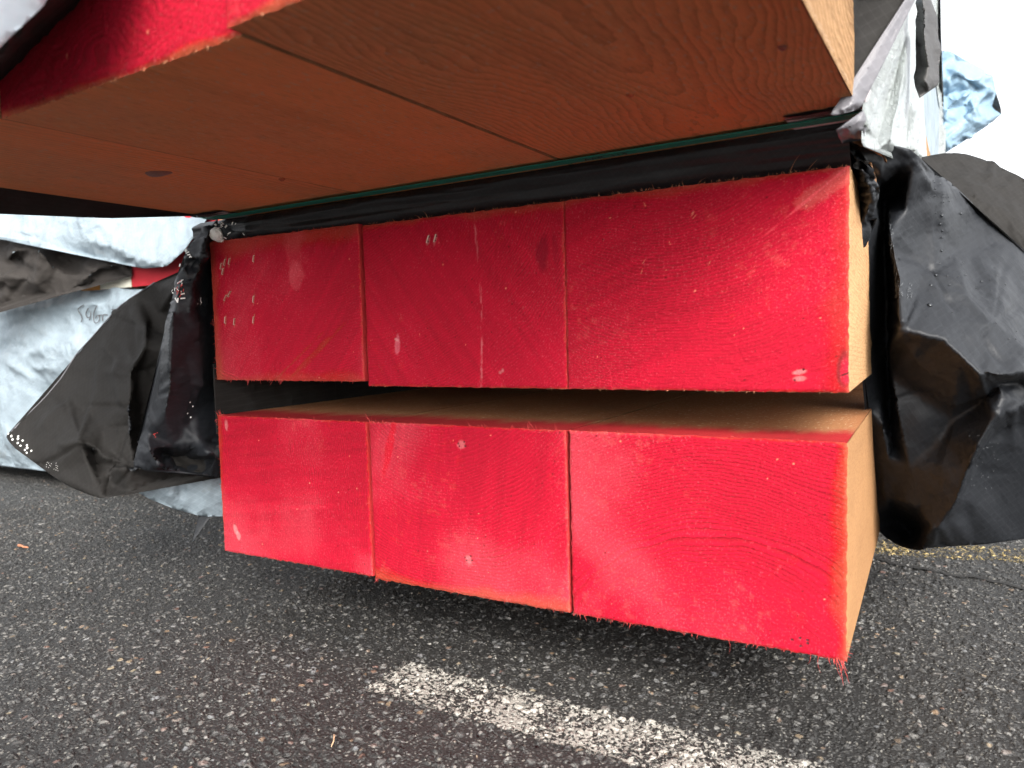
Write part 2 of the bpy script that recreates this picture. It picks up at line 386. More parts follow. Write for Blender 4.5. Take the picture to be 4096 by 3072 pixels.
# crack in the asphalt at the right
ck = [(3478, 2233), (3520, 2244), (3568, 2262), (3640, 2276), (3705, 2284), (3770, 2300), (3815, 2312), (3890, 2314), (3950, 2330), (4096, 2362), (4300, 2400)]
cp = []
for (a, b) in zip(ck[:-1], ck[1:]):
    for t in np.linspace(0, 1, 6)[:-1]: cp.append(on(2, 0, a[0] + (b[0] - a[0]) * t, a[1] + (b[1] - a[1]) * t))
V = []; F = []
for i, p in enumerate(cp):
    w = .0035 + .0035 * random.random(); j = random.uniform(-.004, .004)
    V += [(p[0], p[1] + j - w, .0042), (p[0] + .002, p[1] + j + w, .0042)]
    if i: F.append((2 * i - 2, 2 * i, 2 * i + 1, 2 * i - 1))
ck_o = mesh_obj('crack', V, F, simple('dark_crack', (.012, .011, .010), .95, .0006)); ck_o['kind'] = 'structure'  # plain dark ribbon laid on the surface to draw the crack

# ------------------------------------------------------------------ timbers
RED = np.array([.41, .0042, .0225]); PINK = np.array([.52, .062, .083]); RUST = np.array([.34, .085, .04]); BARE = np.array([.60, .36, .19])
def end_colour(X, Z, w, h, pith, seed, fresh, marks, rusty, spacing):
    P = np.stack([X, Z, X * 0 + seed * 3.7], -1)
    wp = fbm(P * 9, seed, 3) * .014 + fbm(P * 40, seed + 5, 2) * .0016
    r = np.hypot(X - pith[0], Z - pith[1]) + wp
    sp = spacing * (1 + .5 * fbm(np.stack([r * 14, X * 0, X * 0 + seed], -1), seed + 1, 2))
    ph = r / spacing + 1.6 * fbm(np.stack([r * 30, X * 0 + 3, X * 0 + seed], -1), seed + 1, 2)
    saw = (ph % 1.0) ** 2.4
    vis = sstep(-.35, .45, fbm(P * 7, seed + 9, 3)) * .55 + .45
    late = saw * vis
    fade = sstep(-.30, .55, fbm(P * np.array([5.5, 6.5, 1]), seed + 2, 4)) * fresh
    C = RED[None, None] * (1 - fade[..., None]) + PINK * fade[..., None]
    sa = seed * 1.3 + .4; streak = fbm(np.stack([(X * math.cos(sa) + Z * math.sin(sa)) * 150, (Z * math.cos(sa) - X * math.sin(sa)) * 10, X * 0], -1), seed + 3, 4)
    C = C * (1 + .15 * streak[..., None])
    C = C * (1 - .50 * late[..., None]) + np.array([.10, .022, .012]) * .35 * late[..., None]
    # rubbed pale grain
    rub = sstep(.18, .6, fbm(P * 120, seed + 4, 3)) * sstep(-.1, .5, fbm(P * 10, seed + 6, 3))
    C = C * (1 - .18 * rub[..., None]) + np.array([.55, .13, .11]) * .18 * rub[..., None]
    # edges where the spray is thin
    e = {'l': X, 'r': w - X, 'b': Z, 't': h - Z}
    for side, amt, wid in rusty:
        q = (1 - sstep(0, wid, e[side] + fbm(P * 16, seed + 7, 4) * wid * .9)) * amt
        C = C * (1 - q[..., None]) + RUST * q[..., None]
    ee = np.minimum(np.minimum(e['l'], e['r']), np.minimum(e['b'], e['t']))
    q = (1 - sstep(.0, .0028, ee + fbm(P * 160, seed + 8, 2) * .002)) * .16
    C = C * (1 - q[..., None]) + np.array([.5, .2, .1]) * q[..., None]
    hgt = -late * .0007 + fbm(P * 260, seed + 11, 3) * .0004 + fbm(P * 8, seed + 12, 2) * .0006
    # dark specks / nail holes
    for k in range(46):
        cx, cz, rr = random.uniform(0, w), random.uniform(0, h), random.uniform(.0005, .0011)
        d = np.hypot(X - cx, (Z - cz)); q = (1 - sstep(rr * .6, rr * 1.3, d)) * .75
        if q.max() > 0: C = C * (1 - q[..., None]) + (np.array([.10, .01, .01]) if k % 6 else np.array([.8, .3, .2])) * q[..., None]
    for mk in marks:
        kind, x, z, a, b, ang, amt, c = mk
        dx, dz = X - x, Z - z; u = dx * math.cos(ang) + dz * math.sin(ang); v = -dx * math.sin(ang) + dz * math.cos(ang)
        if kind == 'bow': v = v - .25 * (u * u) / max(a, 1e-4) * .25
        d = np.hypot(u / a, v / b) if kind != 'bow' else np.maximum(np.abs(u) / a, np.abs(v) / b)
        nz = fbm(P * (150 if kind != 'blob' else 60), seed + 13, 3)
        q = (1 - sstep(.55, 1.1, d + nz * (.5 if kind != 'hole' else .15))) * amt
        if kind == 'bow': q = q * sstep(-.35, .25, fbm(P * np.array([300, 60, 1]), seed + 14, 3))
        C = C * (1 - q[..., None]) + np.array(c) * q[..., None]
        if kind in ('hole', 'gouge'): hgt = hgt - q * .0012
    return np.clip(C, .001, .9), hgt
def timber(name, loc, w, h, L, pith, seed, side_mat, parent=None, fresh=.8, marks=(), rusty=(), spacing=.0032, step=.0010, end_mat=None, rz=0, plain=None):
    nx, nz = max(4, int(w / step)), max(4, int(h / step)); xs = np.linspace(0, w, nx); zs = np.linspace(0, h, nz)
    X, Z = np.meshgrid(xs, zs)
    if plain is None: C, H = end_colour(X, Z, w, h, pith, seed, fresh, marks, rusty, spacing)
    else: C = np.ones(X.shape + (3,)) * np.array(plain); H = fbm(np.stack([X, Z, X * 0], -1) * 60, seed, 3) * .001
    # ragged sawn edges
    jx = fbm(np.stack([Z * 170, X * 0 + seed, X * 0], -1), seed, 3) * .0010; jz = fbm(np.stack([X * 170, X * 0 + seed + 4, X * 0], -1), seed, 3) * .0010
    ex = np.maximum(1 - X / .004, 0) + np.maximum(1 - (w - X) / .004, 0); ez = np.maximum(1 - Z / .004, 0) + np.maximum(1 - (h - Z) / .004, 0)
    rnd = np.maximum(ex, ez) ** 2 * .0016
    Vf = np.stack([X + jx * ex, -H + rnd, Z + jz * ez], -1).reshape(-1, 3)
    i = np.arange(nx * nz).reshape(nz, nx); Ff = np.stack([i[:-1, :-1], i[:-1, 1:], i[1:, 1:], i[1:, :-1]], -1).reshape(-1, 4)
    V = [Vf]; F = [Ff]; off = len(Vf); mi = [np.zeros(len(Ff))]
    ys = [0, .004, .03] + list(np.linspace(.1, L, 6)[0:])
    for row, nx_, (fx, fz) in ((i[0], nx, (0, -1)), (i[-1][::-1], nx, (0, 1)), (i[:, -1], nz, (1, 0)), (i[::-1, 0], nz, (-1, 0))):
        b = Vf[row]; layers = []
        for k, y in enumerate(ys):
            q = b.copy()
            if k:
                q[:, 1] = y
                if fx: q[:, 0] = w if fx > 0 else 0
                if fz: q[:, 2] = h if fz > 0 else 0
                q[:, 0] = np.clip(q[:, 0], 0, w); q[:, 2] = np.clip(q[:, 2], 0, h)
            layers.append(q)
        A = np.concatenate(layers); m_ = len(row); j = np.arange(len(A)).reshape(len(ys), m_) + off
        F.append(np.stack([j[:-1, :-1], j[1:, :-1], j[1:, 1:], j[:-1, 1:]], -1).reshape(-1, 4)); V.append(A); off += len(A)
        mi.append(np.ones(len(F[-1])))
    V.append(np.array([[0, L, 0], [w, L, 0], [w, L, h], [0, L, h]])); F.append(np.array([[off, off + 3, off + 2, off + 1]])); mi.append(np.ones(1))
    V = np.concatenate(V); F = np.concatenate(F)
    col = np.full((len(V), 3), .3); col[:nx * nz] = C.reshape(-1, 3)
    o = mesh_obj(name, V, F, [end_mat or M['end'], side_mat], parent, True, np.concatenate(mi), col)
    o.location = loc; o.rotation_euler.z = rz; return o
def fibres(o, spec, m):
    """frayed fibres along named end edges: (edge, t0, t1, count, max length, kind)"""
    w = max(v.co.x for v in o.data.vertices); h = max(v.co.z for v in o.data.vertices)
    g = Geo()
    for edge, t0, t1, cnt, L in spec:
        for k in range(cnt):
            t = random.uniform(t0, t1); l = L * random.uniform(.05, 1) ** 2.6 + .0005
            if k % 3 == 2: continue
            if edge == 'b': p = (w * t, .0008, 0); d = (random.uniform(-.7, .7), -.35, -1)
            if edge == 't': p = (w * t, .0008, h); d = (random.uniform(-.8, .8), -.35, .9)
            if edge == 'l': p = (0, .0008, h * t); d = (-1, -.4, random.uniform(-.7, .7))
            if edge == 'r': p = (w, .0008, h * t); d = (1, -.2, random.uniform(-.7, .7))
            g.sliver(p, d, l, random.uniform(.00018, .00042), (random.uniform(-.5, .5), random.uniform(-.4, .1), random.uniform(-.3, .3)))
    f = g.build('frayed_fibres', m, o); f['kind'] = 'stuff'; return f
def pxl(px, py, loc):
    p = on(1, loc[1], px, py); return p[0] - loc[0], p[2] - loc[2]
W = .29; LH = .2117; GAP = .0472; UH = .2086
Z0 = .10; Z1 = Z0 + LH + GAP; ZT = .5036 + .10
def wm(i, pith, sp, **k): return wood_sides('sawn_timber_%d' % i, pith, sp, i * 1.7, **k)
def WH(px, py, loc, a, b, ang=0, amt=.42, c=(.60, .26, .25), kind='blob'):
    x, z = pxl(px, py, loc); return (kind, x, z, a, b, ang, amt, c)

# lower row
l1 = (.001, -.004, Z0 + .004); l2 = (W + .0015, 0, Z0); l3 = (2 * W + .002, .001, Z0)
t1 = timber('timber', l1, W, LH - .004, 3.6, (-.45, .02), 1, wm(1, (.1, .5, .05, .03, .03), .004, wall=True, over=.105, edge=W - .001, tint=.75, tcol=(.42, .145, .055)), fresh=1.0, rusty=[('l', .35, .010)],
            marks=[WH(940, 2115, l1, .004, .008, .3, .55), WH(953, 2145, l1, .004, .006, .2, .55), WH(905, 1705, l1, .004, .010, .1, .45), WH(1170, 1930, l1, .0016, .002, 0, .5, (.3, .0, .03))])
tag(t1, 'leftmost red timber end of the bottom row, low above the asphalt', 'timber', 'red-ended timbers of the lower stack')
mk = []
for (cx, cy) in ((1846, 1777), (1873, 2234)):
    mk.append(WH(cx, cy, l2, .0075, .0085, .4, .45, (.58, .22, .22)))
    for dx, dy in ((-14, -3), (-9, 8), (9, -9), (14, 8)): mk.append(WH(cx + dx, cy + dy, l2, .0014, .0014, 0, .9, (.03, .005, .008), 'hole'))
mk.append(WH(1560, 1770, l2, .006, .045, -.28, .5, (.55, .02, .03)))
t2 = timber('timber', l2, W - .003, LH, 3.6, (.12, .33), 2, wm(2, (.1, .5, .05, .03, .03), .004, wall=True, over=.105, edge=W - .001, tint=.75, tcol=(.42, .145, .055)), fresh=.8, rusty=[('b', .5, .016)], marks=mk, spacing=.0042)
tag(t2, 'middle red timber end of the bottom row, with two pale four-hole tag marks', 'timber', 'red-ended timbers of the lower stack')
mk = []
for dx, dy in ((-16, 0), (15, -7), (45, 2), (18, 25), (46, 14)): mk.append(WH(3184 + dx, 2560 + dy, l3, .0016, .0016, 0, .9, (.02, .02, .025), 'hole'))
mk += [WH(3060 + random.uniform(-60, 60), 2200 + random.uniform(-60, 120), l3, random.uniform(.001, .002), random.uniform(.001, .002), 0, .7, (.75, .06, .08)) for _ in range(12)]
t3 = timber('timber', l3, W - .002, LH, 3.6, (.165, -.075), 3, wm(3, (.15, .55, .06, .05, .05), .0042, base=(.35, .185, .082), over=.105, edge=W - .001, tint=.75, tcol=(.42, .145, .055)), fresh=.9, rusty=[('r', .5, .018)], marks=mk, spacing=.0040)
tag(t3, 'rightmost red timber end of the bottom row, frayed lower corner and tan side', 'timber', 'red-ended timbers of the lower stack')
# upper row
u1 = (.003, -.0035, Z1 + .006); u2 = (W + .003, 0, Z1); u3 = (2 * W + .002, 0, Z1)
sc = .4069
st1 = [(600 + x * sc, 800 + y * sc, a) for x, y, a in ((700, 650, 1.2), (735, 612, 1.25), (780, 603, 1.25), (716, 702, 1.2), (1020, 576, 1.35), (740, 962, .95), (780, 925, .95), (1018, 975, 1.4), (740, 1180, 1.4), (830, 1195, 1.35), (1018, 1178, 1.35))]
mk = [WH(px, py, u1, .0012, .0095, a - math.pi / 2, .65, (.44, .20, .13), 'gouge') for px, py, a in st1]
mk += [WH(1180, 1010, u1, .022, .035, 0, .2, (.72, .12, .14)), WH(1190, 1105, u1, .016, .022, .2, .25, (.74, .16, .18)),
       WH(1230, 1440, u1, .075, .0035, .62, .4, (.30, .06, .03)), WH(1150, 1470, u1, .085, .002, .60, .5, (.28, .05, .03)), WH(1300, 1380, u1, .06, .002, .66, .45, (.3, .05, .03))]
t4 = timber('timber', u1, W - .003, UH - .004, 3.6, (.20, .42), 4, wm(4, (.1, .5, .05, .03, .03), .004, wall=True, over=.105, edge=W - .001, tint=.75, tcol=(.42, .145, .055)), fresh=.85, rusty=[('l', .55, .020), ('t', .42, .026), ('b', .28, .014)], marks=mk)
tag(t4, 'leftmost red timber end of the upper row, dotted with staples and pale scars', 'timber', 'red-ended timbers of the lower stack')
mk = [WH(1712, 958, u2, .0040, .009, -.3, .5), WH(1741, 953, u2, .0040, .009, -.3, .5)]
for cx, cy in ((1712, 966), (1716, 948), (1741, 962), (1745, 945)): mk.append(WH(cx, cy, u2, .0012, .0012, 0, .9, (.03, .005, .01), 'hole'))
mk += [('bow',) + WH(1921, 1160, u2, .122, .0017, math.pi / 2 + .03, .42, (.66, .24, .25))[1:], WH(1590, 1368, u2, .004, .020, -.1, .35, (.78, .25, .3)), WH(1585, 1358, u2, .005, .002, -.4, .7),
       WH(2170, 1010, u2, .008, .024, -.1, .55, (.16, .0, .01)), WH(2222, 1010, u2, .004, .03, .1, .4, (.2, .0, .01)), WH(2000, 1490, u2, .0025, .0025, 0, .4), WH(2010, 1482, u2, .0022, .003, 0, .4)]
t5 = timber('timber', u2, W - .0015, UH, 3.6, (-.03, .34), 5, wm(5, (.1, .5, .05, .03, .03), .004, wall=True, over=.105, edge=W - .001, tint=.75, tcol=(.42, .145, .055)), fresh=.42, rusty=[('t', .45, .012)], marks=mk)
tag(t5, 'middle red-painted timber end of the upper row, long pale chalk streak running down it', 'timber', 'red-ended timbers of the lower stack')
mk = [WH(3195, 1488, u3, .0075, .0032, .15, .5), WH(3197, 1515, u3, .0075, .0032, .1, .5), WH(3213, 1479, u3, .0014, .0014, 0, .9, (.04, .005, .01), 'hole'), WH(3178, 1522, u3, .0014, .0014, 0, .8, (.04, .005, .01), 'hole'),
      WH(3378, 1490, u3, .0075, .020, .0, .85, (.13, .02, .02)), WH(3380, 1490, u3, .0050, .015, .0, .8, (.48, .03, .05)), WH(3385, 1495, u3, .0065, .0012, .4, .9, (.06, .01, .01)),
      WH(3290, 765, u3, .030, .012, .6, .45, (.60, .14, .12)), WH(3230, 800, u3, .05, .0018, .65, .5, (.75, .12, .14))]
mk += [WH(random.uniform(2560, 2900), random.uniform(800, 1100), u3, .0006, random.uniform(.002, .004), random.uniform(-1, 1), .5, (.75, .3, .2)) for _ in range(9)]
t6 = timber('timber', u3, W - .001, UH, 3.6, (.11, .40), 6, wm(6, (.1, .5, .05, .03, .03), .004), fresh=.38, rusty=[('t', .35, .010), ('r', .25, .03)], marks=mk)
tag(t6, 'rightmost red timber end of the upper row, dark knot at its lower corner', 'timber', 'red-ended timbers of the lower stack')
RD, OR = M['sliver_red'], M['sliver_org']
fibres(t1, [('b', 0, 1, 45, .002), ('l', 0, 1, 40, .002), ('t', 0, 1, 60, .005), ('t', 0, .06, 34, .014), ('l', .9, 1, 18, .010)], RD)
fibres(t2, [('b', 0, 1, 60, .0022), ('b', 0, .02, 14, .006), ('t', 0, 1, 70, .006), ('t', 0, .05, 12, .018), ('t', .82, 1, 22, .012)], RD)
fibres(t3, [('b', 0, .25, 46, .006), ('b', 0, .03, 3, .022), ('b', .2, 1, 60, .003), ('b', .6, .72, 5, .012), ('b', .88, 1, 16, .014), ('b', .965, 1, 9, .026), ('t', 0, 1, 46, .003), ('r', 0, .1, 14, .006)], RD)
fibres(t4, [('b', 0, 1, 60, .003), ('b', .05, .55, 34, .008), ('l', 0, .5, 40, .005), ('t', 0, 1, 50, .002)], RD)
fibres(t5, [('b', 0, 1, 60, .0015), ('t', 0, 1, 90, .0028), ('t', .3, .6, 8, .008)], OR)
fibres(t6, [('b', 0, 1, 80, .0018), ('t', 0, 1, 140, .003), ('t', .25, .95, 26, .008), ('t', .8, 1, 4, .022)], OR)
fb = fibres(t6, [('r', .3, 1, 120, .0022)], M['sliver'])
# staples still in the wood
g = Geo(); g.tube([(-.0045, .002, 0), (-.0045, -.0009, 0), (.0045, -.0009, 0), (.0045, .002, 0)], .00045, k=5); stp = None
def staple(par, x, z, ang):
    global stp
    if stp is None: stp = g.build('staple', M['staple'], par); o = stp
    else: o = stp.copy(); COL.objects.link(o); o.parent = par
    o.location = (x, -.0004, z); o.rotation_euler = (0, -ang, 0)
for px, py, a in st1:
    x, z = pxl(px, py, u1); staple(t4, x, z, a)
for px, py in ((1712, 957), (1741, 953)): x, z = pxl(px, py, u2); staple(t5, x, z, 1.2)

# overhanging timbers of the package on top
TY = -.036; T0 = np.array([.0008, -.4176, ZT]); cs, sn = math.cos(TY), math.sin(TY)
def top_pt(u, v, t=0): return (T0[0] + u * cs - v * sn, T0[1] + u * sn + v * cs, T0[2] + t)
specs = [(0, -.006, (.42, -.19, .02, .05, .05), .0060, 7, 'left overhanging timber of the top package, one small oval knot underneath'),
         (1, 0, (.62, -.10, .02, .05, .05), .0036, 8, 'middle overhanging timber of the top package, its red end in shadow'),
         (2, -.0125, (.17, -.030, .06, .16, .06), .0056, 9, 'right overhanging timber of the top package, wavy cathedral grain on its underside')]
tops = []
for k, dv, pith, sp, i, lab in specs:
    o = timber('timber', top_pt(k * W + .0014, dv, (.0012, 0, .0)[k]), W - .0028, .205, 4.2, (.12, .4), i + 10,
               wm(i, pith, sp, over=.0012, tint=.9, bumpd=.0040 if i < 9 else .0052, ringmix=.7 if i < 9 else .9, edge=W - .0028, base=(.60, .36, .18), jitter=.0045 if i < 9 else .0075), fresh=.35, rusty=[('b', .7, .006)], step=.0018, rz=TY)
    tag(o, lab, 'timber', 'overhanging timbers of the top package'); tops.append(o)
fibres(tops[1], [('b', 0, 1, 90, .0025)], OR); fibres(tops[2], [('b', 0, 1, 60, .0025)], OR)
g = Geo()
for k in range(170): # fuzz standing out of the right lower edge
    v = random.uniform(0, .33); g.sliver((W - .0014, v, 0), (1, random.uniform(-1, 1), -.5), random.uniform(.0012, .0035), .0003, (0, .2, -.3))
f = g.build('edge_fuzz', M['sliver'], tops[2]); f['kind'] = 'stuff'

def knot(par, px, py, a, b, ang, colr):
    p = on(2, ZT, px, py); inv = par.matrix_basis.inverted(); q = inv @ Vector(p); V = []; F = []
    zf = -.0007
    for r_, z_ in ((0, zf), (.75, zf), (1, zf + .0009)):
        for t in np.linspace(0, 2 * math.pi, 20, endpoint=False):
            w_ = 1 + .12 * math.sin(3 * t + a * 900); x, y = a * r_ * w_ * math.cos(t), b * r_ * w_ * math.sin(t)
            V.append((q.x + x * math.cos(ang) - y * math.sin(ang), q.y + x * math.sin(ang) + y * math.cos(ang), z_))
    for k in range(2):
        for i in range(20): F.append((k * 20 + i, k * 20 + (i + 1) % 20, (k + 1) * 20 + (i + 1) % 20, (k + 1) * 20 + i))
    return mesh_obj('knot', V, F, colr, par, True)
kd = simple('dark_knot', (.17, .07, .04), .6, .0006, vary=.4); km = simple('brown_knot', (.36, .10, .035), .8, .0006, vary=.4, scale=500)
knot(tops[0], 632, 699, .012, .020, 1.45, kd); knot(tops[0], 1128, 722, .004, .009, .9, km); knot(tops[2], 3130, 190, .003, .006, 0, kd); knot(tops[2], 2520, 380, .003, .005, 0, km)
# stickers and dunnage
wdm = simple('dunnage_wood', (.33, .17, .08), .85, .0006, vary=.3)
def plank(lab, a, b):
    g = Geo(); g.box(a, b); o = g.build('spacer_board', wdm, None)
    bm = bmesh.new(); bm.from_mesh(o.data); bmesh.ops.bevel(bm, geom=bm.edges[:], offset=.0025, segments=2, affect='EDGES'); bm.to_mesh(o.data); bm.free()
    return tag(o, lab, 'board')
plank('thin wooden spacer board in the gap between the two rows of red-ended timbers', (-.01, .62, Z0 + LH + .0002), (3 * W + .004, .71, Z1 - .0002))
plank('wooden bearer on the asphalt deep in the shadow under the stack', (-.02, 1.1, .006), (.89, 1.19, Z0 - .0005))
plank('wooden spacer board behind the black plastic, carrying the overhanging package', (-.01, .14, Z1 + UH + .0008), (.88, .23, ZT - .0005))

# ------------------------------------------------------------------ strap and corner protectors
SV = .4045
st = empty('strap', top_pt(.435, SV, -.002), TY)
def tl(u, v, t): return (u - .435, v - SV, t + .002)   # local coordinates of the strap
g = Geo()
prof = [(-.012, .03), (-.010, .006), (-.006, -.001), (.002, -.0036)] + [(x, -.0036) for x in np.linspace(.03, .84, 12)] + [(.862, -.0036), (.871, -.0030)]
V = []; F = []
for i, (u, t) in enumerate(prof):
    for v in (-.008, .008):
        V.append(tl(u, SV + v, t))
        V.append(tl(u + (.0008 if t > .004 and u < .4 else -.0008 if t > .004 else 0), SV + v, t + (.0008 if t < .004 else 0)))
    if i:
        a = (i - 1) * 4; b = i * 4; F += [(a, b, b + 2, a + 2), (a + 1, a + 3, b + 3, b + 1), (a, a + 1, b + 1, b), (a + 2, b + 2, b + 3, a + 3)]
mesh_obj('band', V, F, M['strap'], st, False)
tc = bpy.data.curves.new('lettering', 'FONT'); tc.body = 'AAR  114'; tc.size = .012; tc.align_x = 'CENTER'
to = bpy.data.objects.new('lettering', tc); COL.objects.link(to); bpy.context.view_layer.update()
me = bpy.data.meshes.new_from_object(to.evaluated_get(bpy.context.evaluated_depsgraph_get())); bpy.data.objects.remove(to)
lt = bpy.data.objects.new('lettering', me); COL.objects.link(lt); me.materials.clear(); me.materials.append(M['ink']); lt.parent = st
_pl = on(2, ZT - .004, 2440, 636); lt.location = tuple(local(st, [_pl])[0]); lt.location.y = .0045; lt.location.z = -.0021; lt.rotation_euler = (math.pi, 0, 0)
tag(st, 'dark green plastic strap running across the underside of the overhanging package', 'strap')
def protector(u0, side, lab):
    p = empty('corner_protector', top_pt(u0, SV, 0), TY); s = side
    prof = [(-.062, -.0012), (-.03, -.0012), (-.008, -.0012), (-.002, .0002), (.0015, .004), (.0022, .010), (.0024, .020)]
    def shell(v0, v1, name, m, zoff=0, uo=0, ulim=None, thick=.0014):
        V = []; F = []
        for i, (u, t) in enumerate(prof):
            if ulim is not None: u = max(u, ulim)
            for v in np.linspace(v0, v1, 9):
                wv = .0006 * math.sin(v * 300 + u * 90)
                V.append(((u + uo) * s, v + (.004 if i == 0 and v > 0 else 0), t + zoff + wv))
                V.append(((u + uo) * s - s * (thick if t > .002 else 0), v, t + zoff + wv + (thick if t <= .004 else 0)))
        n_ = 18
        for i in range(len(prof) - 1):
            for k in range(8):
                a = i * n_ + k * 2; b = a + n_
                F += [(a, a + 2, b + 2, b), (a + 1, b + 1, b + 3, a + 3)]
        return mesh_obj(name, V, F, m, p, True)
    shell(-.020, .023, 'plate', M['protector'])
    shell(-.028, -.018, 'foam_edge', M['foam'], -.0022, thick=.003)
    return tag(p, lab, 'protector')
protector(.8728, 1, 'right pale corner protector under the green strap, dark foam strip along it')
protector(-.0015, -1, 'pale plastic corner protector under the green strap at the far left edge')

# ------------------------------------------------------------------ sheets of wrap
def catmull(P, closed=True, n=4):
    P = np.asarray(P, float); m = len(P); out = []
    rng_ = range(m if closed else m - 1)
    for i in rng_:
        g = lambda k: P[(i + k) % m] if closed else P[min(max(i + k, 0), m - 1)]
        a, b, c, d = g(-1), g(0), g(1), g(2); L = np.hypot(*(c - b)[:2])
        for t in np.linspace(0, 1, n, endpoint=False):
            q = .5 * (2 * b + (c - a) * t + (2 * a - 5 * b + 4 * c - d) * t * t + (3 * b - a - 3 * c + d) * t ** 3)
            ln = b + (c - b) * t; out.append(q * .6 + ln * .4)
    if not closed: out.append(P[-1])
    return np.array(out)
def in_poly(P, Q):
    x, y = P[:, 0], P[:, 1]; r = np.zeros(len(P), bool); n_ = len(Q)
    for i in range(n_):
        a, b = Q[i], Q[(i + 1) % n_]
        c = ((a[1] > y) != (b[1] > y)); 
        with np.errstate(divide='ignore', invalid='ignore'): xi = (b[0] - a[0]) * (y - a[1]) / (b[1] - a[1]) + a[0]
        r ^= c & (x < xi)
    return r
def bary(tri, P, D):
    a, b, c = tri; v0, v1 = b[:2] - a[:2], c[:2] - a[:2]; v2 = P - a[:2]
    den = v0[0] * v1[1] - v1[0] * v0[1]
    if abs(den) < 1e-6: return None
    u = (v2[:, 0] * v1[1] - v1[0] * v2[:, 1]) / den; v = (v0[0] * v2[:, 1] - v2[:, 0] * v0[1]) / den
    return u, v, a[2] + u * (b[2] - a[2]) + v * (c[2] - a[2])
SHEETS = {}
def Dp(px, py, off):
    """distance at which a line of sight meets the long right side of the top package, moved out by off"""
    nrm = np.array([cs, sn, 0]); p0 = np.array(top_pt(.8693 + off, 0)); d = ray(px, py)
    return float((nrm @ (p0 - CAM)) / (nrm @ d))
def sheet(key, name, outline, creases, mats, parent, step=22, amp=.004, scale=9, seed=0, iters=3, thick=.0003, smooth_out=3, crease_amp=.5, folds=0, foci=(), fa=.004, fl_=(80, 300)):
    """A crumpled sheet: outline and folds are measured points, each with its own distance, meshed as one surface"""
    out = catmull(outline, True, smooth_out) if smooth_out > 1 else np.asarray(outline, float)
    ctrl = [np.asarray(c, float) for c in creases]
    # coarse triangulation carries the distances
    pts = [tuple(p) for p in out]; edges = [(i, (i + 1) % len(out)) for i in range(len(out))]
    for c in ctrl:
        for k, p in enumerate(c):
            pts.append(tuple(p))
            if k: edges.append((len(pts) - 2, len(pts) - 1))
    r = delaunay_2d_cdt([Vector(p[:2]) for p in pts], edges, [], 0, .01, True)
    cv = np.array([(v[0], v[1], np.mean([pts[k][2] for k in ids]) if len(ids) else np.nan) for v, ids in zip(r[0], r[3])])
    bad = np.isnan(cv[:, 2])
    for i in np.where(bad)[0]:
        d = np.hypot(*(np.array([p[:2] for p in pts]) - cv[i, :2]).T); w = 1 / (d + 1) ** 3; cv[i, 2] = (w * np.array([p[2] for p in pts])).sum() / w.sum()
    tris = [[cv[i] for i in f] for f in r[2]]
    # fine points
    def densify(c, closed):
        o = []; m = len(c)
        for i in range(m if closed else m - 1):
            a, b = c[i], c[(i + 1) % m]; k = max(1, int(round(np.hypot(*(b - a)[:2]) / step)))
            for t in range(k): o.append(a + (b - a) * t / k)
        if not closed: o.append(c[-1])
        return np.array(o)
    fo = densify(out, True); P = [tuple(p[:2]) for p in fo]; E = [(i, (i + 1) % len(fo)) for i in range(len(fo))]; hard = {}
    fixed = [(p, 1) for p in fo]
    for c in ctrl:
        fc = densify(c, False)
        for k, p in enumerate(fc):
            P.append(tuple(p[:2])); fixed.append((p, 1))
            if k: E.append((len(P) - 2, len(P) - 1))
    FX = np.array([p for p, _ in fixed])
    x0, y0 = out[:, :2].min(0); x1, y1 = out[:, :2].max(0)
    gx, gy = np.meshgrid(np.arange(x0, x1, step), np.arange(y0, y1, step * .87)); gx = gx + (np.arange(gx.shape[0])[:, None] % 2) * step / 2
    G = np.stack([gx.ravel(), gy.ravel()], -1) + rng.uniform(-.15, .15, (gx.size, 2)) * step
    G = G[in_poly(G, out[:, :2])]
    for chunk in range(0, len(FX), 200):
        if len(G): d = np.min(np.hypot(G[:, None, 0] - FX[None, chunk:chunk + 200, 0], G[:, None, 1] - FX[None, chunk:chunk + 200, 1]), 1); G = G[d > step * .55]
    P += [tuple(p) for p in G]
    r = delaunay_2d_cdt([Vector(p) for p in P], E, [list(range(len(fo)))], 1, .01, True)
    Q = np.array([tuple(v) for v in r[0]]); tri = [f for f in r[2]]
    best = np.full(len(Q), -1e9); D = np.full(len(Q), 1.0)
    for t in tris:
        b = bary(t, Q, None)
        if b is None: continue
        u, v, d = b; s_ = np.minimum(np.minimum(u, v), 1 - u - v); k = s_ > best; best[k] = s_[k]; D[k] = d[k]
    isfix = np.array([any(i < len(FX) for i in ids) for ids in r[3]])
    A = np.array([e for f in tri for e in ((f[0], f[1]), (f[1], f[2]), (f[2], f[0]))]); A = np.concatenate([A, A[:, ::-1]])
    for it in range(iters):
        sm = np.zeros(len(Q)); ct = np.zeros(len(Q)); np.add.at(sm, A[:, 0], D[A[:, 1]]); np.add.at(ct, A[:, 0], 1)
        nd = sm / np.maximum(ct, 1); k = np.where(isfix, .0, .75); D = D * (1 - k) + nd * k
    ray_ = np.stack([(Q[:, 0] - 2048) / FPX, np.ones(len(Q)), -(Q[:, 1] - 1536) / FPX], -1) @ RM.T
    Wp = CAM + ray_ * D[:, None]
    # crumples: displaced along the local surface normal
    Fa = np.array(tri); nn = np.cross(Wp[Fa[:, 1]] - Wp[Fa[:, 0]], Wp[Fa[:, 2]] - Wp[Fa[:, 0]])
    vn = np.zeros_like(Wp)
    for k in range(3): np.add.at(vn, Fa[:, k], nn)
    vn /= np.linalg.norm(vn, axis=1)[:, None] + 1e-12
    flip = (vn * (CAM - Wp)).sum(1).mean() < 0
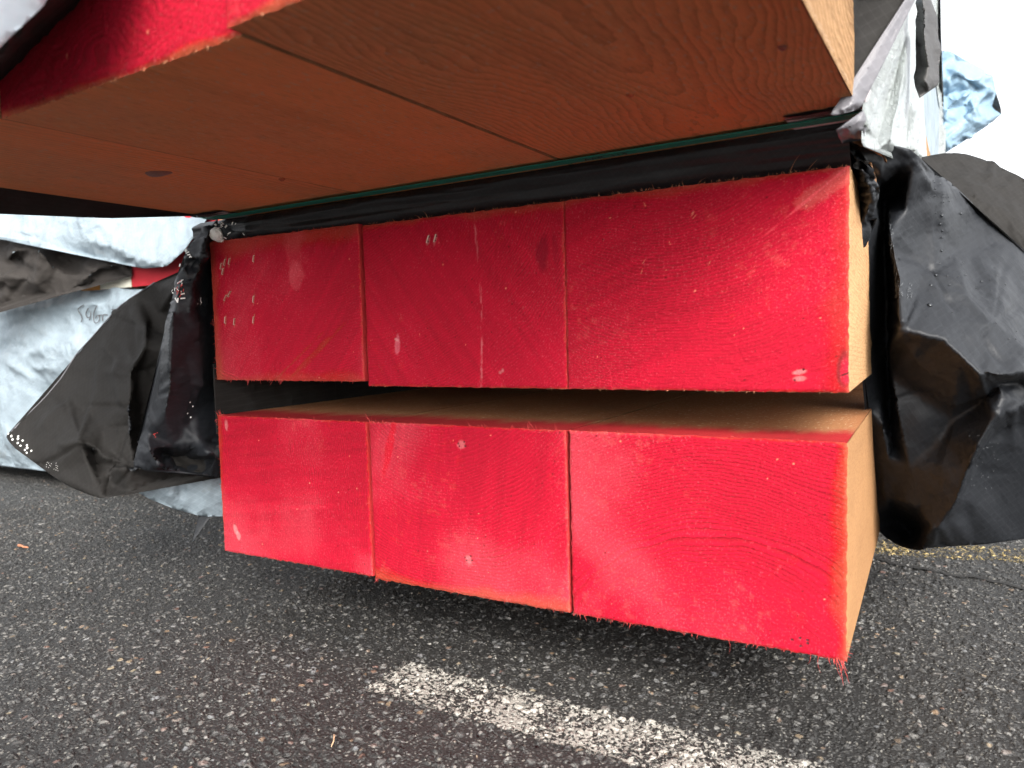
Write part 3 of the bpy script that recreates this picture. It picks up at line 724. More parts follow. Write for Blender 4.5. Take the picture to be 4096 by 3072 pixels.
    if flip: vn = -vn; Fa = Fa[:, ::-1]
    h = fbm(Wp * scale, seed, 4) * (1 - crease_amp) + (creased(Wp * scale * .8, seed + 20, 3) - .3) * crease_amp
    rs = np.random.default_rng(seed + 100)
    for k in range(folds):
        if len(foci) and k % 3: a = np.array(foci[k % len(foci)], float) + rs.normal(0, 6, 2)
        else: a = Q[rs.integers(len(Q))] + 0.0
        an = rs.uniform(0, math.pi * 2); L = rs.uniform(*fl_); b = a + L * np.array([math.cos(an), math.sin(an)])
        mid = (a + b) / 2 + rs.normal(0, L * .06, 2); wd = rs.uniform(14, 44); am = fa * rs.uniform(.3, 1) * rs.choice([-1, 1]); best_ = np.zeros(len(Q))
        for (p0, p1, t0, t1) in ((a, mid, 0, .5), (mid, b, .5, 1)):
            dd = p1 - p0; t = np.clip(((Q - p0) @ dd) / (dd @ dd), 0, 1); ds = np.hypot(*(Q - p0 - t[:, None] * dd).T); tt_ = t0 + (t1 - t0) * t
            w_ = wd * (.35 + .9 * tt_); tap = np.sin(np.clip(tt_ * .94 + .06, 0, 1) * math.pi) ** .6
            best_ = np.maximum(best_, np.maximum(0, 1 - ds / w_) * tap)
        h = h + best_ * am / max(amp, 1e-6)
    Wp = Wp + vn * (h * amp)[:, None]
    V = local(parent, Wp)
    o = mesh_obj(name, V, np.ascontiguousarray(Fa), mats, parent, True)
    s_ = o.modifiers.new('thickness', 'SOLIDIFY'); s_.thickness = thick; s_.offset = -1
    if isinstance(mats, (list, tuple)) and len(mats) > 1: s_.material_offset = 1; s_.material_offset_rim = 1
    SHEETS[key] = (Q, Wp, vn); return o
def at_sheet(key, px, py):
    Q, Wp, vn = SHEETS[key]; d = np.hypot(Q[:, 0] - px, Q[:, 1] - py); i = np.argsort(d)[:3]; w = 1 / (d[i] + .5); w /= w.sum()
    D = sum(w[k] * ((Wp[i[k]] - CAM) @ FWD) for k in range(3)); n_ = (vn[i] * w[:, None]).sum(0)
    return dep(px, py, D), n_ / np.linalg.norm(n_)

# ---- wrap of the lower stack
wl = empty('plastic_wrap', (.44, 1.8, 0))
tag(wl, 'torn black wrap of the lower stack, flaps hanging open on both sides', 'plastic wrap')
BK = [M['black'], M['black_in']]; BI = [M['black_in'], M['black']]
# black fold squeezed into the slot under the overhanging package
xs = np.linspace(-.035, .872, 200); tt = np.linspace(0, 1, 26); X, T = np.meshgrid(xs, tt)
zt, zb = ZT - .0004, Z1 + UH + .0006
tp_ = .012 - .036 * np.clip(X, 0, 1)
yy = tp_ * (1 - T) ** 1.5 + .006 * T ** 2 - .006 * np.sin(T * math.pi) + .0022 * np.cos(T * 11 + X * 1.3) * (1 - X * .6) + .006 * fbm(np.stack([X * 4, T * 3.2, X * 0], -1), 3, 4) * np.sin(T * math.pi) ** .5 
zz = zt + (zb - zt) * T
V = local(wl, np.stack([X, yy, zz], -1).reshape(-1, 3)); i = np.arange(X.size).reshape(X.shape)
F = np.stack([i[:-1, :-1], i[:-1, 1:], i[1:, 1:], i[1:, :-1]], -1).reshape(-1, 4)[:, ::-1]
o = mesh_obj('slot_fold', V, F, BK[::1], wl, True); o.data.materials.clear(); o.data.materials.append(M['black_roll'])
# hidden skins along both long sides, closing the gaps
for sx, y0_, ztop, y1_ in ((-.012, .22, Z1 + UH, 3.6), (3 * W + .022, .62, Z1 + UH, 3.6), (-.0035, -.002, Z1 + .03, .26)):
    Yg, Zg = np.meshgrid(np.linspace(y0_, y1_, 120), np.linspace(Z0 + .003 if y1_ > 1 else Z0 + LH - .03, ztop, 24))
    Xg = sx + (1 if sx > 0 else -1) * (0 if y1_ < 1 else .006) + (.006 if y1_ > 1 else .0015) * ((1 if sx > 0 else -1) * fbm(np.stack([Yg * 4, Zg * 6, Yg * 0], -1), 8, 3))
    V = local(wl, np.stack([Xg, Yg, Zg], -1).reshape(-1, 3)); i = np.arange(Xg.size).reshape(Xg.shape)
    F = np.stack([i[:-1, :-1], i[:-1, 1:], i[1:, 1:], i[1:, :-1]], -1).reshape(-1, 4)
    o = mesh_obj('side_skin', V, F, [M['white'] if sx > 0 else M['black_in'], M['black_in']], wl, True)
    s_ = o.modifiers.new('thickness', 'SOLIDIFY'); s_.thickness = .001; s_.offset = 0; s_.material_offset = 1

# right-hand flap: big crumpled sheet
RO = [(3372, 640, .715), (3376, 590, .71), (3400, 560, .73), (3448, 556, .76), (3513, 572, .79), (3575, 583, .82), (3638, 596, .86), (3658, 618, .87), (3675, 636, .88), (3713, 683, .92), (3757, 694, .96), (3811, 740, 1.0), (3838, 767, 1.01),
      (3893, 816, 1.03), (3947, 875, 1.04), (4020, 945, 1.05), (4096, 1014, 1.06), (4230, 1130, 1.07), (4260, 1400, .93), (4260, 1600, .90), (4260, 1900, .95), (4250, 2120, 1.0), (4096, 2152, 1.0), (4000, 2166, 1.0), (3893, 2180, 1.01), (3780, 2189, 1.02), (3676, 2197, 1.04), (3610, 2186, 1.08),
      (3556, 2164, 1.12), (3518, 2128, 1.155), (3500, 2110, 1.16), (3492, 2020, 1.12), (3478, 1700, 1.0), (3472, 1570, .955), (3466, 1500, .93), (3440, 1100, .85), (3424, 850, .81), (3400, 700, .765)]
RC = [[(3662, 640, .875), (3652, 690, .88), (3625, 830, .90), (3600, 960, .905), (3590, 1040, .90)],               # shoulder ridge
      [(3757, 700, .945), (3772, 735, .935), (3779, 767, .93), (3770, 850, .93), (3750, 930, .935), (3738, 1000, .93), (3738, 1076, .915)],   # lit facet edge
      [(3561, 843, .93), (3563, 920, .89), (3567, 984, .875), (3590, 1080, .86), (3600, 1180, .845), (3608, 1315, .82)],   # scuffed ridge
      [(3540, 800, 1.02), (3536, 1000, 1.03), (3545, 1200, 1.05), (3548, 1450, 1.06), (3560, 1700, 1.08)],   # dark hollow
      [(3608, 1322, .82), (3560, 1400, .93), (3567, 1500, .95), (3590, 1650, .95), (3640, 1870, .98), (3675, 2020, 1.0)],
      [(3612, 1312, .821), (3654, 1205, .865), (3686, 1100, .90), (3730, 1082, .915)],  # fold to the tear
      [(3614, 1318, .82), (3690, 1338, .812), (3773, 1358, .81), (3850, 1430, .805), (3920, 1496, .80), (4000, 1500, .81), (4096, 1490, .825)], # lower lip of the sheen
      [(3985, 1293, .86), (3950, 1390, .835), (3925, 1488, .802)],
      [(3985, 1290, .86), (4060, 1380, .86), (4096, 1420, .845)],
      [(3838, 1000, .975), (3900, 1150, .935)], [(3960, 980, 1.03), (4010, 1060, 1.0), (4000, 1090, .97), (3890, 1030, .985)],
      [(3760, 1160, .885), (3840, 1090, .915), (3870, 1180, .89)],
      [(4080, 1530, .88), (4000, 1545, .885), (3900, 1625, .92), (3811, 1680, .94), (3770, 1750, .95)],  # dark valley
      [(3997, 1550, .87), (4015, 1600, .865), (4034, 1648, .872), (4096, 1616, .875), (4200, 1580, .88)],
      [(3990, 1640, .86), (3914, 1778, .87), (3870, 1880, .90), (3827, 2000, .93), (3790, 2060, .95), (3751, 2115, .965)],
      [(3850, 1990, .96), (3900, 1850, .95), (3960, 1760, .93), (4030, 1700, .92)],
      [(3520, 1600, .985), (3535, 1720, .975), (3551, 1812, .99), (3560, 1830, 1.0), (3570, 1780, 1.03)], [(3505, 1800, 1.02), (3551, 1822, .995)],
      [(3560, 1985, 1.06), (3620, 2005, 1.02), (3665, 2028, 1.005)], [(3580, 2080, 1.22), (3640, 2130, 1.22)], [(3678, 2032, 1.005), (3735, 2110, .97), (3708, 2145, 1.0)],
      [(3460, 640, .775), (3520, 660, .83), (3600, 660, .88)], [(3500, 760, .90), (3500, 1000, .93), (3490, 1300, .94)]]
sheet('right', 'right_flap', RO, RC, BK, wl, step=9, amp=.0045, scale=12, seed=3, iters=5, crease_amp=.5, folds=60, fa=.0038, foci=[(3608, 1318), (3738, 1080), (3985, 1293), (3995, 1545), (3660, 640), (3420, 580), (3440, 600), (3757, 700), (3920, 1495), (3751, 2110)])
# far flap behind it
sheet('far', 'rear_flap', [(3668, 640, 1.30), (3675, 631, 1.30), (3741, 618, 1.32), (3795, 612, 1.33), (3865, 618, 1.34), (3947, 645, 1.34), (4001, 669, 1.33), (4096, 718, 1.3), (4250, 820, 1.26), (4260, 1180, 1.20), (4080, 1080, 1.18), (3900, 930, 1.18), (3760, 800, 1.2), (3690, 700, 1.26)],
      [[(3900, 780, 1.20), (4030, 870, 1.18), (4110, 960, 1.16)]], BI, wl, step=14, amp=.004, scale=9, seed=5, iters=8, folds=26, fa=.004)
# twisted strip beside the corner of the upper row
sheet('twist', 'twisted_strip', [(3372, 600, .70), (3383, 577, .70), (3400, 575, .70), (3420, 599, .695), (3440, 625, .70), (3458, 653, .70), (3480, 672, .705), (3496, 691, .71), (3505, 720, .72), (3513, 756, .735), (3512, 790, .76), (3505, 850, .80), (3480, 930, .82), (3455, 1000, .83), (3440, 900, .80), (3432, 780, .785), (3424, 700, .765), (3405, 655, .735), (3380, 640, .715)],
      [[(3400, 600, .692), (3430, 650, .698), (3455, 700, .70), (3480, 740, .715), (3490, 800, .74)], [(3440, 660, .73), (3462, 712, .728), (3475, 735, .71), (3500, 725, .72)], [(3440, 690, .745), (3455, 730, .735), (3465, 790, .75), (3460, 880, .79)],
       [(3415, 640, .718), (3432, 680, .73)]], BK, wl, step=6, amp=.0035, scale=42, seed=9, iters=1, folds=40, fa=.004, fl_=(30, 130))
# left: wide fan and the narrow column in front of it
FO = [(760, 1075, 1.20), (696, 1100, 1.22), (617, 1130, 1.24), (584, 1153, 1.25), (520, 1195, 1.26), (464, 1239, 1.27), (371, 1345, 1.27), (305, 1418, 1.27), (245, 1511, 1.26), (179, 1591, 1.25), (99, 1670, 1.24), (46, 1727, 1.23), (30, 1750, 1.23), (60, 1793, 1.21), (103, 1823, 1.2), (152, 1853, 1.19),
      (192, 1889, 1.18), (265, 1936, 1.16), (358, 1979, 1.14), (411, 1993, 1.13), (491, 1985, 1.13), (540, 1962, 1.14), (637, 1922, 1.16), (729, 1912, 1.17), (880, 1903, 1.18), (900, 1895, 1.2), (900, 1700, 1.24), (880, 1400, 1.24), (860, 1150, 1.22)]
FC = [[(411, 1988, 1.13), (440, 1930, 1.16), (464, 1863, 1.165), (517, 1856, 1.15)],
      [(464, 1863, 1.165), (470, 1880, 1.12), (537, 1869, 1.12), (663, 1879, 1.13), (829, 1893, 1.16)],
      [(408, 1980, 1.13), (385, 1900, 1.16), (391, 1856, 1.19), (420, 1846, 1.17)],
      [(318, 1763, 1.14), (350, 1850, 1.15), (392, 1940, 1.14)], [(318, 1763, 1.14), (380, 1790, 1.15), (420, 1830, 1.15), (510, 1856, 1.155)],
      [(391, 1856, 1.19), (370, 1800, 1.20)],
      [(544, 1445, 1.17), (524, 1485, 1.175), (497, 1445, 1.20)], [(544, 1445, 1.17), (584, 1385, 1.19), (584, 1306, 1.20)],
      [(524, 1490, 1.175), (520, 1600, 1.16), (522, 1750, 1.16), (530, 1840, 1.155)], [(480, 1490, 1.20), (440, 1600, 1.19), (420, 1700, 1.18)],
      [(560, 1500, 1.21), (575, 1650, 1.23), (560, 1780, 1.22)], [(700, 1150, 1.18), (640, 1250, 1.25), (600, 1300, 1.24)]]
sheet('fan', 'left_flap', FO, FC, [M['black_in'], M['black']], wl, step=9, amp=.006, scale=9, seed=13, iters=5, crease_amp=.5, folds=55, fa=.0055, foci=[(544, 1445), (318, 1763), (411, 1990), (517, 1856), (524, 1490), (464, 1863), (584, 1306)])
CO = [(880, 905, 1.10), (868, 885, 1.10), (852, 879, 1.10), (830, 893, 1.09), (803, 918, 1.09), (780, 950, 1.08), (755, 991, 1.08), (740, 1012, 1.08), (722, 1060, 1.08), (698, 1125, 1.08), (683, 1190, 1.08), (672, 1255, 1.08), (655, 1330, 1.08), (643, 1398, 1.08), (640, 1531, 1.08), (622, 1600, 1.08), (597, 1664, 1.09), (570, 1725, 1.10), (548, 1776, 1.10), (540, 1820, 1.10), (537, 1863, 1.10),
      (600, 1872, 1.10), (663, 1878, 1.11), (760, 1890, 1.14), (905, 1898, 1.17), (905, 1650, 1.19), (885, 1400, 1.19), (868, 1150, 1.17), (862, 1000, 1.15), (868, 960, 1.12), (885, 930, 1.11)]
CC = [[(862, 895, 1.09), (820, 960, 1.07), (812, 1020, 1.065), (800, 1080, 1.08), (770, 1150, 1.075), (760, 1250, 1.07)],
      [(745, 1020, 1.07), (790, 1040, 1.06), (815, 1025, 1.06)], [(735, 1075, 1.07), (780, 1065, 1.085), (790, 1090, 1.08)],
      [(700, 1190, 1.06), (720, 1140, 1.06), (760, 1120, 1.07)], [(690, 1250, 1.055), (680, 1400, 1.05), (678, 1550, 1.055), (660, 1650, 1.07)],
      [(830, 1110, 1.13), (850, 1300, 1.16), (860, 1600, 1.18)], [(790, 1300, 1.09), (800, 1500, 1.11), (780, 1650, 1.13)],
      [(590, 1735, 1.09), (597, 1803, 1.075), (640, 1850, 1.08), (663, 1872, 1.09)], [(604, 1797, 1.08), (690, 1780, 1.12), (800, 1765, 1.13), (870, 1790, 1.13)],
      [(650, 1815, 1.16), (720, 1835, 1.18), (820, 1840, 1.18)], [(800, 1815, 1.12), (850, 1805, 1.11), (866, 1830, 1.12), (830, 1870, 1.13)]]
sheet('col', 'left_column_fold', CO, CC, BK, wl, step=8, amp=.004, scale=18, seed=15, iters=4, crease_amp=.5, folds=80, fa=.005, foci=[(597, 1803), (745, 1020), (860, 900), (700, 1190), (663, 1872), (866, 1830)], fl_=(40, 220))
sheet('under', 'turned_up_white_flap', [(540, 1962, 1.19), (590, 1945, 1.18), (637, 1924, 1.19), (729, 1912, 1.2), (840, 1900, 1.21), (900, 1890, 1.22), (905, 2055, 1.24), (882, 2065, 1.24), (796, 2062, 1.23), (716, 2042, 1.22), (650, 2018, 1.21), (597, 2000, 1.2)],
      [[(700, 1925, 1.19), (720, 1960, 1.21), (735, 2000, 1.21)], [(620, 1990, 1.2), (680, 1975, 1.19)]], [M['white'], M['black_in']], wl, step=14, amp=.005, scale=14, seed=17, iters=3)
sheet('spike', 'torn_tip', [(796, 2060, 1.235), (836, 2060, 1.235), (845, 2064, 1.235), (820, 2095, 1.23), (795, 2130, 1.225), (770, 2166, 1.22), (781, 2130, 1.225), (790, 2095, 1.23)], [], [M['black'], M['white']], wl, step=9, amp=.001, scale=20, seed=18, iters=1)
# thin white cut edge along the fan
g = Geo()
ed = [(617, 1130), (584, 1153), (520, 1195), (464, 1239), (371, 1345), (305, 1418), (245, 1511), (179, 1591), (99, 1670), (46, 1727)]
g.tube([local(wl, [at_sheet('fan', x, y)[0]])[0] for x, y, _ in catmull([(a, b, 0) for a, b in ed], False, 4)], .0011, k=5)
g.build('cut_edge', M['hem'], wl, True)
# frayed weave at the corner tip, puncture holes and scuffs: small white strips
def flecks(key, name, items, m):
    g = Geo()
    for (px, py, L, w, ang) in items:
        p, nrm = at_sheet(key, px, py); nrm = Vector(nrm); D = depth_of(p); s_ = D / FPX
        right = Vector(RM[:, 0]); a = (right - nrm * right.dot(nrm)).normalized(); b = nrm.cross(a)
        d = a * math.cos(ang) + b * math.sin(ang); e = nrm.cross(d); c = Vector(p) + nrm * .0014
        q = [c + d * L * s_ / 2 + e * w * s_ / 2, c - d * L * s_ / 2 + e * w * s_ / 2, c - d * L * s_ / 2 - e * w * s_ / 2, c + d * L * s_ / 2 - e * w * s_ / 2]
        t = nrm * .0004; g.add(local(wl, q + [x - t for x in q]), [(0, 1, 2, 3), (7, 6, 5, 4), (0, 4, 5, 1), (1, 5, 6, 2), (2, 6, 7, 3), (3, 7, 4, 0)])
    f_ = g.build(name, m, wl); f_['kind'] = 'stuff'; return f_
it = []
for i in range(9):
    for j in range(5):
        if (i + j) % 2 == 0 and random.random() < .6: it.append((34 + i * 9 + j * 5 + random.uniform(-3, 3), 1738 + i * 9.5 - j * 6 + (j * 3) + random.uniform(-3, 3), random.uniform(6, 11), random.uniform(5, 8), -.8 + random.uniform(-.2, .2)))
flecks('fan', 'frayed_corner_weave', it + [(190 + i * 9 + random.uniform(-3, 3), 1840 + j * 9 + i * 3, 2.6, 1.5, .5) for i in range(6) for j in range(4) if random.random() < .7], M['scrap'])
flecks('col', 'torn_threads', [(714 + random.uniform(-24, 22), 1155 + random.uniform(-48, 50), random.uniform(5, 20), random.uniform(2, 5), random.uniform(-1.2, 2)) for _ in range(15)]
       + [(790 + random.uniform(-14, 14), 1204 + random.uniform(-10, 10), random.uniform(8, 22), random.uniform(3, 6), random.uniform(-1.5, 1.5)) for _ in range(9)]
       + [(745 + i * 3, 1003 + i * 4 + random.uniform(-4, 4), random.uniform(6, 16), 5, random.uniform(-1, 1)) for i in range(8)]
       + [(758, 1608, 5, 5, 0), (769, 1625, 5, 5, 0), (748, 1652, 5, 5, 0), (761, 1668, 6, 6, 0), (815, 1040, 10, 5, .5), (722, 1062, 6, 12, 0)], M['scrap'])
flecks('col', 'red_threads', [(718 + random.uniform(-10, 14), 1150 + random.uniform(-30, 40), random.uniform(5, 14), 3, random.uniform(.3, 1.4)) for _ in range(12)] + [(620 + random.uniform(-6, 10), 1738 + random.uniform(-10, 10), 4, 3, .6) for _ in range(6)], M['sliver_red'])
sc_ = []
for t in np.linspace(0, 1, 60):
    x = 3561 + 6 * t + 46 * max(0, t - .35) ** 1.2; y = 845 + 345 * t
    sc_.append((x + random.uniform(-3, 3 + 12 * t), y, random.uniform(4, 12 + 10 * t), random.uniform(1.2, 2.4), random.uniform(.5, .9)))
sc_ += [(3595 + random.uniform(-10, 12), 1160 + random.uniform(-30, 34), random.uniform(6, 16), 1.6, .7) for _ in range(26)] + [(3632 + random.uniform(-8, 12), 1165 + random.uniform(-30, 28), random.uniform(6, 14), 1.6, .7) for _ in range(24)]
sc_ += [(random.uniform(3880, 3990), random.uniform(1740, 1960), random.uniform(2, 6), 1.6, random.uniform(0, 3)) for _ in range(34)] + [(random.uniform(3680, 3740), random.uniform(1395, 1440), 2.5, 1.5, 0) for _ in range(14)]
flecks('right', 'scuff_marks', sc_, simple('scuff', (.085, .09, .095), .7))
# water beads on the right-hand flap
drops = [(3668, 641, 5), (3679, 658, 7), (3697, 717, 9), (3685, 690, 5), (3713, 724, 7), (3733, 728, 8), (3738, 755, 7), (3757, 736, 7), (3737, 785, 6), (3715, 790, 5), (3773, 787, 5), (3790, 788, 6), (3795, 806, 6), (3841, 855, 9), (3740, 852, 5), (3766, 863, 10), (3759, 897, 9), (3768, 923, 7), (3765, 950, 7), (3764, 1003, 9),
         (3800, 1030, 5), (3820, 1034, 5), (3757, 1055, 7), (3850, 1055, 7), (3743, 1102, 10), (3723, 1143, 11), (3788, 1106, 6), (3832, 1108, 5), (3860, 1100, 7), (3796, 1140, 6), (3718, 1222, 17), (3807, 1252, 6), (3904, 1158, 7), (3925, 1127, 8), (3961, 1118, 5), (3986, 1104, 6), (4018, 1140, 7), (3964, 1166, 6), (3996, 1190, 4), (4063, 1327, 6), (4033, 1356, 6), (4060, 1358, 6), (3934, 1520, 5),
         (3838, 767, 5), (3885, 816, 7), (3916, 835, 5), (3928, 858, 7), (3480, 826, 8), (3812, 738, 6), (3771, 808, 6)]
bm = bmesh.new(); bmesh.ops.create_icosphere(bm, subdivisions=3, radius=1)
for v in bm.verts: v.co.z = max(v.co.z, -.25) * .62
dm = bpy.data.meshes.new('water_drop'); bm.to_mesh(dm); bm.free(); dm.materials.append(M['drop']); dm.polygons.foreach_set('use_smooth', [True] * len(dm.polygons))
for px, py, r in drops:
    p, nrm = at_sheet('right', px, py); o = bpy.data.objects.new('water_drop', dm); COL.objects.link(o); o.parent = wl
    q = local(wl, [p])[0]; o.location = tuple(q + np.array(nrm) * .0008); o.rotation_euler = Vector(nrm).to_track_quat('Z', 'Y').to_euler()
    s_ = r * .58 * depth_of(p) / FPX; o.scale = (s_ * random.uniform(.9, 1.2), s_, s_)
# torn end with a round white scrap at the upper-left corner
sheet('knuckle', 'slot_tear', [(868, 905, 1.09), (895, 897, 1.085), (925, 903, 1.08), (990, 915, 1.08), (1060, 925, 1.08), (1120, 940, 1.085), (1120, 962, 1.10), (1000, 978, 1.10), (900, 992, 1.10), (880, 950, 1.10)],
      [[(890, 935, 1.085), (960, 930, 1.07), (1040, 945, 1.075), (1110, 950, 1.085)], [(905, 960, 1.09), (930, 975, 1.09)]], BK, wl, step=9, amp=.005, scale=45, seed=31, iters=1)
pc = dep(862, 936, 1.085); g = Geo()
ring = [(math.cos(a) * (.0092 + random.uniform(-.0007, .0007)), math.sin(a) * (.0100 + random.uniform(-.0007, .0007))) for a in np.linspace(0, 2 * math.pi, 22, endpoint=False)]
rt, up = Vector(RM[:, 0]), Vector(RM[:, 2]); fw = Vector(FWD)
V = [Vector(pc) + rt * a + up * b for a, b in ring] + [Vector(pc) + rt * a * .8 + up * b * .8 - fw * .003 for a, b in ring] + [Vector(pc) - fw * .0036] + [Vector(pc) + rt * a + up * b + fw * .012 for a, b in ring]
n_ = len(ring); F = [(i, (i + 1) % n_, n_ + (i + 1) % n_, n_ + i) for i in range(n_)] + [(n_ + i, n_ + (i + 1) % n_, 2 * n_) for i in range(n_)] + [(2 * n_ + 1 + i, 2 * n_ + 1 + (i + 1) % n_, (i + 1) % n_, i) for i in range(n_)]
o = mesh_obj('foam_plug', [tuple(v) for v in V], F, M['scrap'], None, True); tag(o, 'small round white plug caught in the torn black plastic above the stapled timber', 'plug')
g = Geo()
for k in range(46):
    px = random.choice([random.gauss(875, 10), random.gauss(890, 14), random.uniform(850, 1080)]); py = 905 + random.gauss(0, 8) if random.random() < .4 else random.uniform(925, 972)
    if px > 915: py = random.choice([random.gauss(893, 8), random.gauss(950, 8)])
    p = Vector(dep(px, py, 1.072)); g.tube([local(wl, [p])[0], local(wl, [p + rt * random.uniform(-.005, .005) + up * random.uniform(-.004, .004)])[0]], random.uniform(.0003, .0009), k=4)
ts = g.build('torn_shreds', M['scrap'], wl); ts['kind'] = 'stuff'

# ---- wrap of the top package
wt = empty('plastic_wrap', (.5, 1.8, ZT))
tag(wt, 'white glossy wrap with black inside on the overhanging top package', 'plastic wrap')
sx_ = .8787
sheet('panel', 'black_inner_flap', [(3376, -60, Dx(3383, -60, sx_) + .004), (3381, 0, Dx(3383, 0, sx_) + .003), (3386, 130, Dx(3388, 130, sx_) + .003), (3391, 260, Dx(3393, 260, sx_) + .003), (3396, 396, .601), (3402, 396, .602), (3450, 315, .605), (3520, 190, .61), (3600, 60, .615), (3640, -10, .62), (3680, -70, .62)],
      [[(3440, -40, .60), (3440, 120, .605), (3425, 280, .60)], [(3520, -30, .612), (3510, 90, .609)]], [M['black_in'], M['white']], wt, step=16, amp=.0012, scale=20, seed=41, iters=4, smooth_out=1)
sheet('hem', 'white_hem', [(3323, 456, .5935), (3345, 431, .593), (3370, 412, .593), (3399, 392, .593), (3420, 352, .594), (3470, 270, .598), (3540, 150, .604), (3590, 60, .608), (3628, -8, .612), (3660, -60, .615), (3690, -60, .618), (3652, 0, .615), (3610, 80, .611), (3574, 145, .608), (3535, 251, .603), (3508, 302, .601), (3480, 353, .600), (3457, 400, .600), (3445, 425, .600), (3420, 440, .599), (3395, 446, .597), (3360, 458, .594), (3335, 461, .594)],
      [[(3410, 400, .590), (3440, 370, .596)], [(3370, 440, .590), (3400, 425, .590), (3425, 415, .592)]], M['hem'], wt, step=9, amp=.0012, scale=50, seed=43, iters=1, thick=.0012)
SP = [(3452, 470, 0), (3450, 440, 0), (3455, 405, .615), (3480, 350, .625), (3535, 250, .65), (3574, 145, .66), (3610, 75, .67), (3650, -5, .68), (3666, -60, .9), (3661, 0, 1.2), (3664, 59, 1.35), (3664, 196, 1.5), (3660, 333, 1.55), (3668, 372, 1.55), (3680, 425, 1.5), (3692, 490, 1.45), (3700, 560, 1.42), (3707, 640, 1.4), (3680, 680, 1.4), (3640, 640, 1.1), (3580, 605, .95), (3513, 600, .84), (3458, 585, .76), (3450, 560, .68), (3451, 520, .615)]
def dsp(x, y, o=.004): return (x, y, min(Dp(x, y, o + .002 * sstep(3450, 3640, x)), 2.4))
sheet('side', 'side_panel', [dsp(x, y) for x, y, _ in SP], [[dsp(x, y, o) for x, y, o in c] for c in ([(3470, 500, .008), (3540, 330, .010), (3600, 180, .010)], [(3510, 560, .002), (3570, 350, .002), (3630, 120, .002)], [(3560, 560, .010), (3610, 300, .010)], [(3620, 590, .004), (3640, 400, .004), (3645, 150, .006)], [(3660, 600, .012), (3665, 450, .012)])],
      [M['shiny'], M['black_in']], wt, step=9, amp=.0016, scale=18, seed=45, iters=1, smooth_out=1)
sheet('lobe', 'hanging_lobe', [(3664, 20, 0.970), (3676, -30, 0.970), (3705, -40, 0.970), (3725, 10, 0.970), (3735, 35, 0.970), (3747, 67, 0.970), (3755, 105, 0.970), (3760, 160, 0.970), (3762, 212, 0.970), (3758, 282, 0.970), (3749, 341, 0.970), (3711, 364, 0.954), (3690, 380, 0.946), (3678, 392, 0.946), (3669, 365, 0.954), (3663, 335, 0.970), (3663, 157, 0.986)],
      [[(3690, 0, 0.946), (3698, 60, 0.930), (3693, 120, 0.930), (3700, 190, 0.930), (3712, 260, 0.938)], [(3678, 180, 0.978), (3682, 270, 0.970)], [(3712, 360, 0.946), (3700, 325, 0.930), (3680, 340, 0.954)]], [M['grey_back'], M['black_in']], wt, step=7, amp=.002, scale=18, seed=47, iters=2, folds=14, fa=.002, fl_=(60, 200))
sheet('corner', 'corner_padding', [(3345, 520, .605), (3400, 505, .605), (3440, 480, .604), (3453, 440, .606), (3462, 470, .612), (3462, 520, .622), (3455, 560, .635), (3440, 563, .64), (3400, 560, .64), (3369, 572, .64), (3355, 545, .62)],
      [[(3400, 530, .61), (3440, 515, .61)]], M['hem'], wt, step=8, amp=.003, scale=60, seed=48, iters=1)
# hanging inner edge on the left side of the top package
sheet('lefthang', 'left_hanging_edge', [(-120, 738, Dz(-120, 745, ZT) + .0), (5, 756, Dz(5, 764, ZT) + .004), (400, 804, Dz(400, 811, ZT) + .004), (600, 829, Dz(600, 834, ZT) + .004), (795, 855, 1.066), (830, 862, 1.075), (704, 856, 1.06), (600, 864, 1.03), (448, 873, .99), (300, 868, .96), (150, 860, .93), (0, 851, .90), (-120, 846, .88)],
      [], [M['black_in'], M['white']], wt, step=14, amp=.0015, scale=14, seed=51, iters=2)
# flap hanging over the upper-left of the overhanging red ends, open to the left
fl = [(-160, 330, .50), (-80, 250, .47), (0, 190, .45), (60, 128, .44), (114, 76, .43), (150, 35, .42), (183, 0, .42), (260, -110, .42), (420, -420, .42), (900, -460, .50), (860, -200, .54), (640, -60, .555), (430, -20, .567), (250, 120, .578), (60, 290, .59), (-120, 430, .60)]  # stood forward and extended out of view to shade the red face
sheet('topleft', 'overhead_flap', fl, [[(20, 255, .54), (140, 140, .52), (300, -10, .50), (480, -200, .49)]], [M['black_in'], M['white']], wt, step=24, amp=.002, scale=12, seed=53, iters=5)
sheet('corner_white', 'turned_back_edge', [(-170, 335, .495), (-80, 252, .465), (0, 191, .445), (60, 129, .435), (114, 77, .425), (150, 36, .415), (184, 0, .415), (262, -110, .415), (300, -260, .40), (100, -300, .37), (-150, -250, .36), (-300, 0, .38), (-300, 300, .44)], [[(-60, 60, .42), (80, -60, .40)]], [M['lit_through'], M['lit_through']], wt, step=24, amp=.002, scale=12, seed=54, iters=3)
